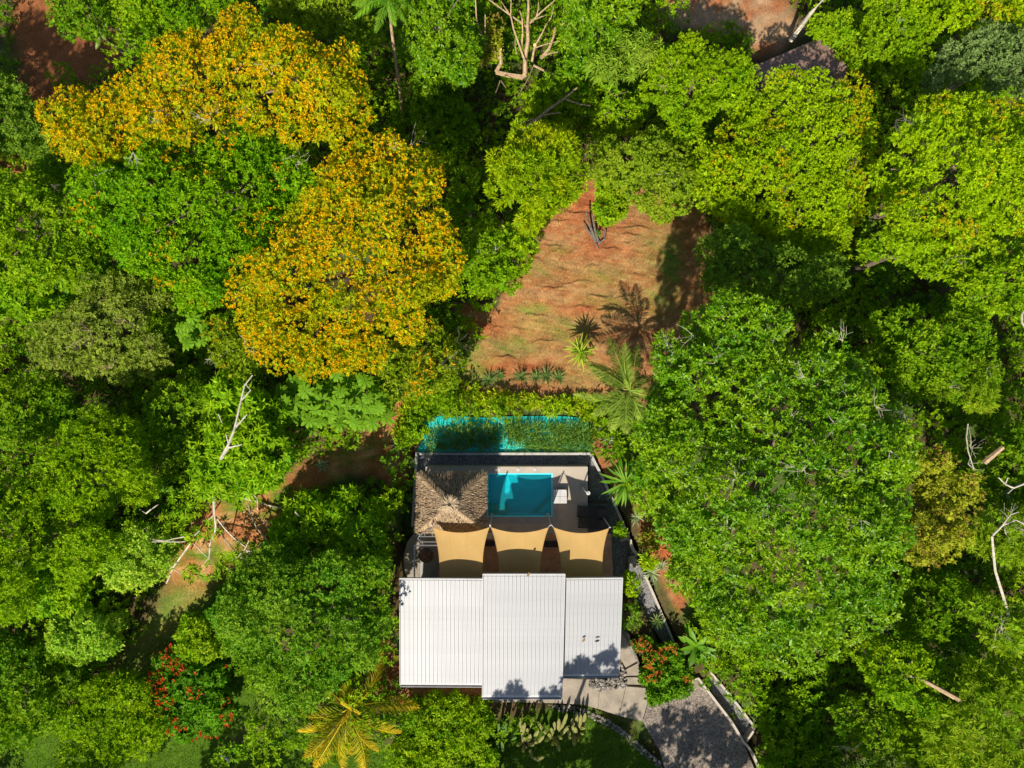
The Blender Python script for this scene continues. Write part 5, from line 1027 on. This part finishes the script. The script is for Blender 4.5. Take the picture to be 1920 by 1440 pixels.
sp = limbs('dead_stump', 'charred split stump in the middle of the red clearing', 'stump', [([(890,400),(870,340),(850,290),(838,225)], .1, 1.1, .13, .05), ([(900,400),(885,320),(870,248)], .1, 1.0, .11, .05), ([(890,400),(855,345),(818,295)], .05, .4, .09, .04), ([(905,410),(940,385),(945,330)], .05, .5, .09, .05), ([(910,400),(900,370),(915,345)], .1, .5, .07, .03), ([(890,410),(910,440)], .05, .02, .08, .05)], 'grey_wood', (820, 320), 3.0, part='splinter')
rosette('sapling', 1122, 437, .5, 12, .35, .07, [(.12,.28,.02)], 'little green sprout growing out of the split stump', 'sapling', seed=70, el=(0, 1.2))
limbs('dead_branch', 'pale forked dead branch on the shrub above the stump', 'branch', [([(1000,220),(1030,190),(1100,142)], 3.0, 3.4, .06, .03), ([(1012,205),(1005,175)], 3.0, 3.2, .05, .03)], 'pale_bark', (820, 320), 3.0)
limbs('driftwood', 'pale weathered piece of wood on the lawn at the bottom edge', 'driftwood', [([(415,1415),(422,1420),(432,1426)], .1, .12, .10, .16), ([(418,1416),(408,1421),(400,1424)], .1, .1, .04, .03), ([(428,1420),(430,1434)], .1, .1, .08, .03)], 'pale_bark')
# ------------------------------------------------------------------ cacti
def cactus(base, arms, label, col, seed, org=(900, 1300), sc=5.333):
    rng = np.random.RandomState(seed); c = G(org[0] + base[0] / sc, org[1] + base[1] / sc, 0); t = empty('cactus', c, label, 'cactus', 'columnar cacti on the lawn')
    for pts, r in arms:
        P_ = [G(org[0] + x / sc, org[1] + y / sc, .45 + .8 * i / max(1, len(pts) - 1) + rng.uniform(-.1, .1)) for i, (x, y) in enumerate(pts)]
        pr = []                                   # resample
        for i in range(len(P_) - 1):
            for k in range(5): pr.append(P_[i].lerp(P_[i + 1], k / 5))
        pr.append(P_[-1]); n = len(pr); V = []; F = []; C = []; S_ = 14
        for i, p in enumerate(pr):
            d = (pr[min(i + 1, n - 1)] - pr[max(i - 1, 0)]).normalized(); a = d.cross(Vector((0, 0, 1))).normalized(); q = d.cross(a)
            s = i / (n - 1); rr = r * (.85 if i == 0 else 1) * math.sqrt(max(.05, 1 - max(0, (s - .8) / .2) ** 2 * .95))
            for k in range(S_):
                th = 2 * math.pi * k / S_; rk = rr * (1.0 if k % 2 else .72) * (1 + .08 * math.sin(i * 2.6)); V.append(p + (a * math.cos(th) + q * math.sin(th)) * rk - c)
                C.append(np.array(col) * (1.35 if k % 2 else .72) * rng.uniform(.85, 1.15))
        for i in range(n - 1):
            for k in range(S_): F.append((i * S_ + k, i * S_ + (k + 1) % S_, (i + 1) * S_ + (k + 1) % S_, (i + 1) * S_ + k))
        V.append(pr[-1] + (pr[-1] - pr[-2]).normalized() * r * .3 - c); C.append(np.array(col) * 1.4)
        for k in range(S_): F.append(((n - 1) * S_ + k, (n - 1) * S_ + (k + 1) % S_, len(V) - 1, len(V) - 1))
        F = [f if f[2] != f[3] else f[:3] + (f[0],) for f in F]
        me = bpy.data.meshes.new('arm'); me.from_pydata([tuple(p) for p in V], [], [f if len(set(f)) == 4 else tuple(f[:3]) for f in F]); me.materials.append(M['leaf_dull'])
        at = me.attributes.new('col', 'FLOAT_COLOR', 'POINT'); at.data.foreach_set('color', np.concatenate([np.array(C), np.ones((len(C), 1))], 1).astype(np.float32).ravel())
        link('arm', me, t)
    b = MB(); b.tube([c - Vector((0, 0, .1)), c + Vector((0, 0, .6))], .14, .1, 8); b.build('stem', M['bark'], t)
cy_ = (.33, .32, .11)
cactus((455, 500), [([(425,440),(400,245)], .10), ([(430,500),(430,380),(450,295)], .11), ([(465,420),(475,350)], .11), ([(480,480),(505,410)], .12), ([(530,460),(585,370)], .11), ([(490,400),(510,300),(545,245)], .09), ([(410,500),(368,520)], .12), ([(520,500),(590,480),(640,425)], .10), ([(440,520),(430,590)], .12), ([(490,510),(540,515)], .12), ([(500,565),(520,635),(580,665),(645,630)], .10), ([(470,470),(440,440)], .12)], 'columnar cactus with a hooked low arm, left of the cactus group', cy_, 1)
cactus((745, 440), [([(660,400),(610,340),(580,285)], .10), ([(740,370),(745,285)], .10), ([(785,360),(790,255)], .11), ([(795,380),(840,290),(872,205)], .10), ([(725,410),(712,345)], .11), ([(700,430),(660,480)], .11), ([(740,440),(770,500),(798,580)], .13), ([(780,430),(820,450)], .11), ([(810,410),(850,375),(892,325)], .10), ([(700,450),(690,400)], .11), ([(750,470),(720,520)], .11)], 'columnar cactus in the middle of the cactus group', cy_, 2)
cactus((970, 400), [([(940,380),(920,255)], .12), ([(965,330),(965,190)], .12), ([(1000,340),(1010,215)], .11), ([(1035,330),(1052,198)], .11), ([(1000,350),(1048,345)], .10), ([(940,420),(945,525)], .13), ([(975,420),(990,480)], .11), ([(1000,400),(1035,405)], .09), ([(900,450),(882,350)], .10), ([(960,390),(950,340)], .12)], 'columnar cactus nearest the curved stone edging', cy_, 3)
cactus((225, 400), [([(245,430),(265,250)], .10), ([(190,390),(190,300)], .09), ([(220,380),(235,310)], .10), ([(310,440),(372,345)], .10), ([(180,540),(172,495)], .09), ([(230,570),(218,480)], .10), ([(320,640),(385,660)], .11), ([(310,460),(365,440)], .09)], 'greener shaded cactus behind the others', (.14,.26,.05), 4)
# ------------------------------------------------------------------ stones
import bmesh
SM = []
for k in range(5):
    me = bpy.data.meshes.new('stone'); bm = bmesh.new(); bmesh.ops.create_icosphere(bm, subdivisions=1, radius=.5); rr = random.Random(k)
    for q in bm.verts: q.co *= rr.uniform(.8, 1.2); q.co.z *= .62
    bm.to_mesh(me); bm.free(); me.materials.append(M['stone' if k else 'palestone']); SM.append(me)
def stones(name, label, cat, spots, root_uv, seed):
    rr = random.Random(seed); c = G(*root_uv); t = empty(name, c, label, cat)
    for i, (u, v, s, z) in enumerate(spots):
        p = W(u, v, z); o = link('stone', SM[rr.randrange(5)], t); o.location = p - c; o.rotation_euler = (rr.uniform(-.3, .3), rr.uniform(-.3, .3), rr.uniform(0, 6)); o.scale = (s * rr.uniform(.8, 1.2), s * rr.uniform(.8, 1.1), s)
cur = [(948,1325),(995,1323),(1038,1321),(1066,1322),(1094,1327),(1122,1340),(1156,1357),(1184,1382),(1215,1408),(1240,1430),(1268,1470)]
sp = []; rr = random.Random(9)
for s in np.linspace(0, 1, 62):
    u, v = edge(cur, s)
    for k in range(2): sp.append((u + rr.uniform(-2, 2) - 2 * k, v + 3 + 7 * k + rr.uniform(-1.5, 1.5), rr.uniform(.2, .34), -.38 - .08 * k))
stones('stone_edging', 'rough stone edging curving under the concrete walk and driveway', 'stone edging', sp, (1122, 1345), 1)
PB = [(1165,1244),(1172,1256),(1174,1286),(1157,1291),(1123,1295),(1106,1288),(1106,1274),(1163,1272)]; sp = []
while len(sp) < 95:
    u, v = rr.uniform(1104, 1176), rr.uniform(1242, 1296)
    if inpoly([u], [v], PB)[0] and all((u - a[0]) ** 2 + (v - a[1]) ** 2 > 14 for a in sp): sp.append((u, v, rr.uniform(.17, .27), -.02))
    elif rr.random() < .0005: break
stones('stone_bed', 'bed of dark rounded stones at the foot of the right roof corner', 'stone bed', sp, (1140, 1283), 2)
sp = [(u, v, rr.uniform(.16, .26), -.05) for s in np.linspace(0, 1, 26) for u, v in [edge([(1168,1188),(1180,1204),(1190,1226),(1197,1243)], s)]]
stones('stone_border', 'short row of reddish stones along the walk beside the orange shrubs', 'stone border', sp, (1185, 1215), 3)
sp = [(u + rr.uniform(-3, 3), v + rr.uniform(-3, 3), rr.uniform(.2, .34), -1.05) for u, v in ((1108,940),(1113,936),(1118,938),(1122,944),(1117,947),(1111,948),(1124,934),(1106,946))]
stones('rock_group', 'few pale rocks in the dark gravel above the black loungers', 'rocks', sp, (1114, 941), 4)
# ------------------------------------------------------------------ small tiled house at the top
zr0, zr1 = .3, 1.7
e0, e1 = (1409, 128), (1541, 71)                                  # the far eave, left to right
g0 = G(1480, 120); hz = g0.z
A, B = W(*e0, hz + 2.5), W(*e1, hz + 2.5)
hs = empty('small_house', (g0.x, g0.y, hz), 'little house with a brown tiled roof mostly hidden by the yellow green dome', 'house')
ex = (B - A).normalized(); inn = Vector((ex.y, -ex.x, 0)); Lr = (B - A).length; dep = 2.9; sl = math.atan2(1.35, dep)
b = MB(); q = [A + inn * .5 + ex * .4, B + inn * .5 - ex * .4, B + inn * (2 * dep - .5) - ex * .4, A + inn * (2 * dep - .5) + ex * .4]; b.prism(q, hz - .5, hz + 2.45); b.build('wall', M['plaster'], hs)
up = (inn * math.cos(sl) + Vector((0, 0, math.sin(sl)))); nn = ex.cross(up); nn = nn if nn.z > 0 else -nn
dn2 = (-inn * math.cos(sl) + Vector((0, 0, math.sin(sl)))); Rg = A + up * (dep / math.cos(sl)); A2 = A + inn * 2 * dep
b = MB(); rf = [A - nn * .08, B - nn * .08, B + up * (dep / math.cos(sl)) - nn * .08, Rg - nn * .08, A2 - Vector((0, 0, .08)), A2 + ex * Lr - Vector((0, 0, .08))]
b.add(rf, [(0, 1, 2, 3), (3, 2, 5, 4), (0, 3, 4), (1, 5, 2)]); roof2 = b.build('roof', M['tile'], hs)
ncol, nrow = 17, 9; tw_, th_ = Lr / ncol, dep / math.cos(sl) / nrow
tb = MB(); tb.box((0, 0, 0), (tw_ * .94, th_ * 1.12, .04)); tm = None
R3 = Matrix((ex, up, nn)).transposed().to_4x4(); rr = random.Random(4)
for r in range(nrow):
    for c_ in range(ncol):
        if tm is None: o = tb.build('tile', M['tile'], roof2, base=(0, 0, 0)); tm = o.data
        else: o = link('tile', tm, roof2)
        p = A + ex * tw_ * (c_ + .5 + (.25 if r % 2 else -.1)) + up * th_ * (r + .5) + nn * (.035 + rr.uniform(0, .015)) - hs.location
        o.matrix_local = Matrix.Translation(p) @ R3 @ Matrix.Rotation(-.07, 4, 'X') @ Matrix.Rotation(rr.uniform(-.02, .02), 4, 'Z')
b = MB(); b.tube([Rg + nn * .04, Rg + ex * Lr + nn * .04], .1, .1, 6); b.build('ridge_cap', M['tile'], roof2)
# --- fallen leaves on the roof, scraps
for i, (u, v, a, lb) in enumerate(((1091,1202,.8,'dry leaf lying on the right roof'), (1115,1201,.2,'dark dry leaf on the right roof nearer its outer edge'), (988,1080,1.0,'dry leaf near the upper edge of the middle roof'))):
    z = 3.55 if v > 1100 else 4.72; p = W(u, v, z); V, F, C = strap_mesh('dry_leaf', .32, .14, (.30, .20, .10) if i != 1 else (.05, .04, .03), .1, .5, np.random.RandomState(i), 4, True)
    o = link('dry_leaf', fan_mesh('dry_leaf', V, F, C, M['leaf_dull'])); o.matrix_world = boxmx((p.x, p.y, p.z + .1), a); tag(o, lb, 'leaf', 'dry leaves on the roof')
print('leaves', NLEAF)
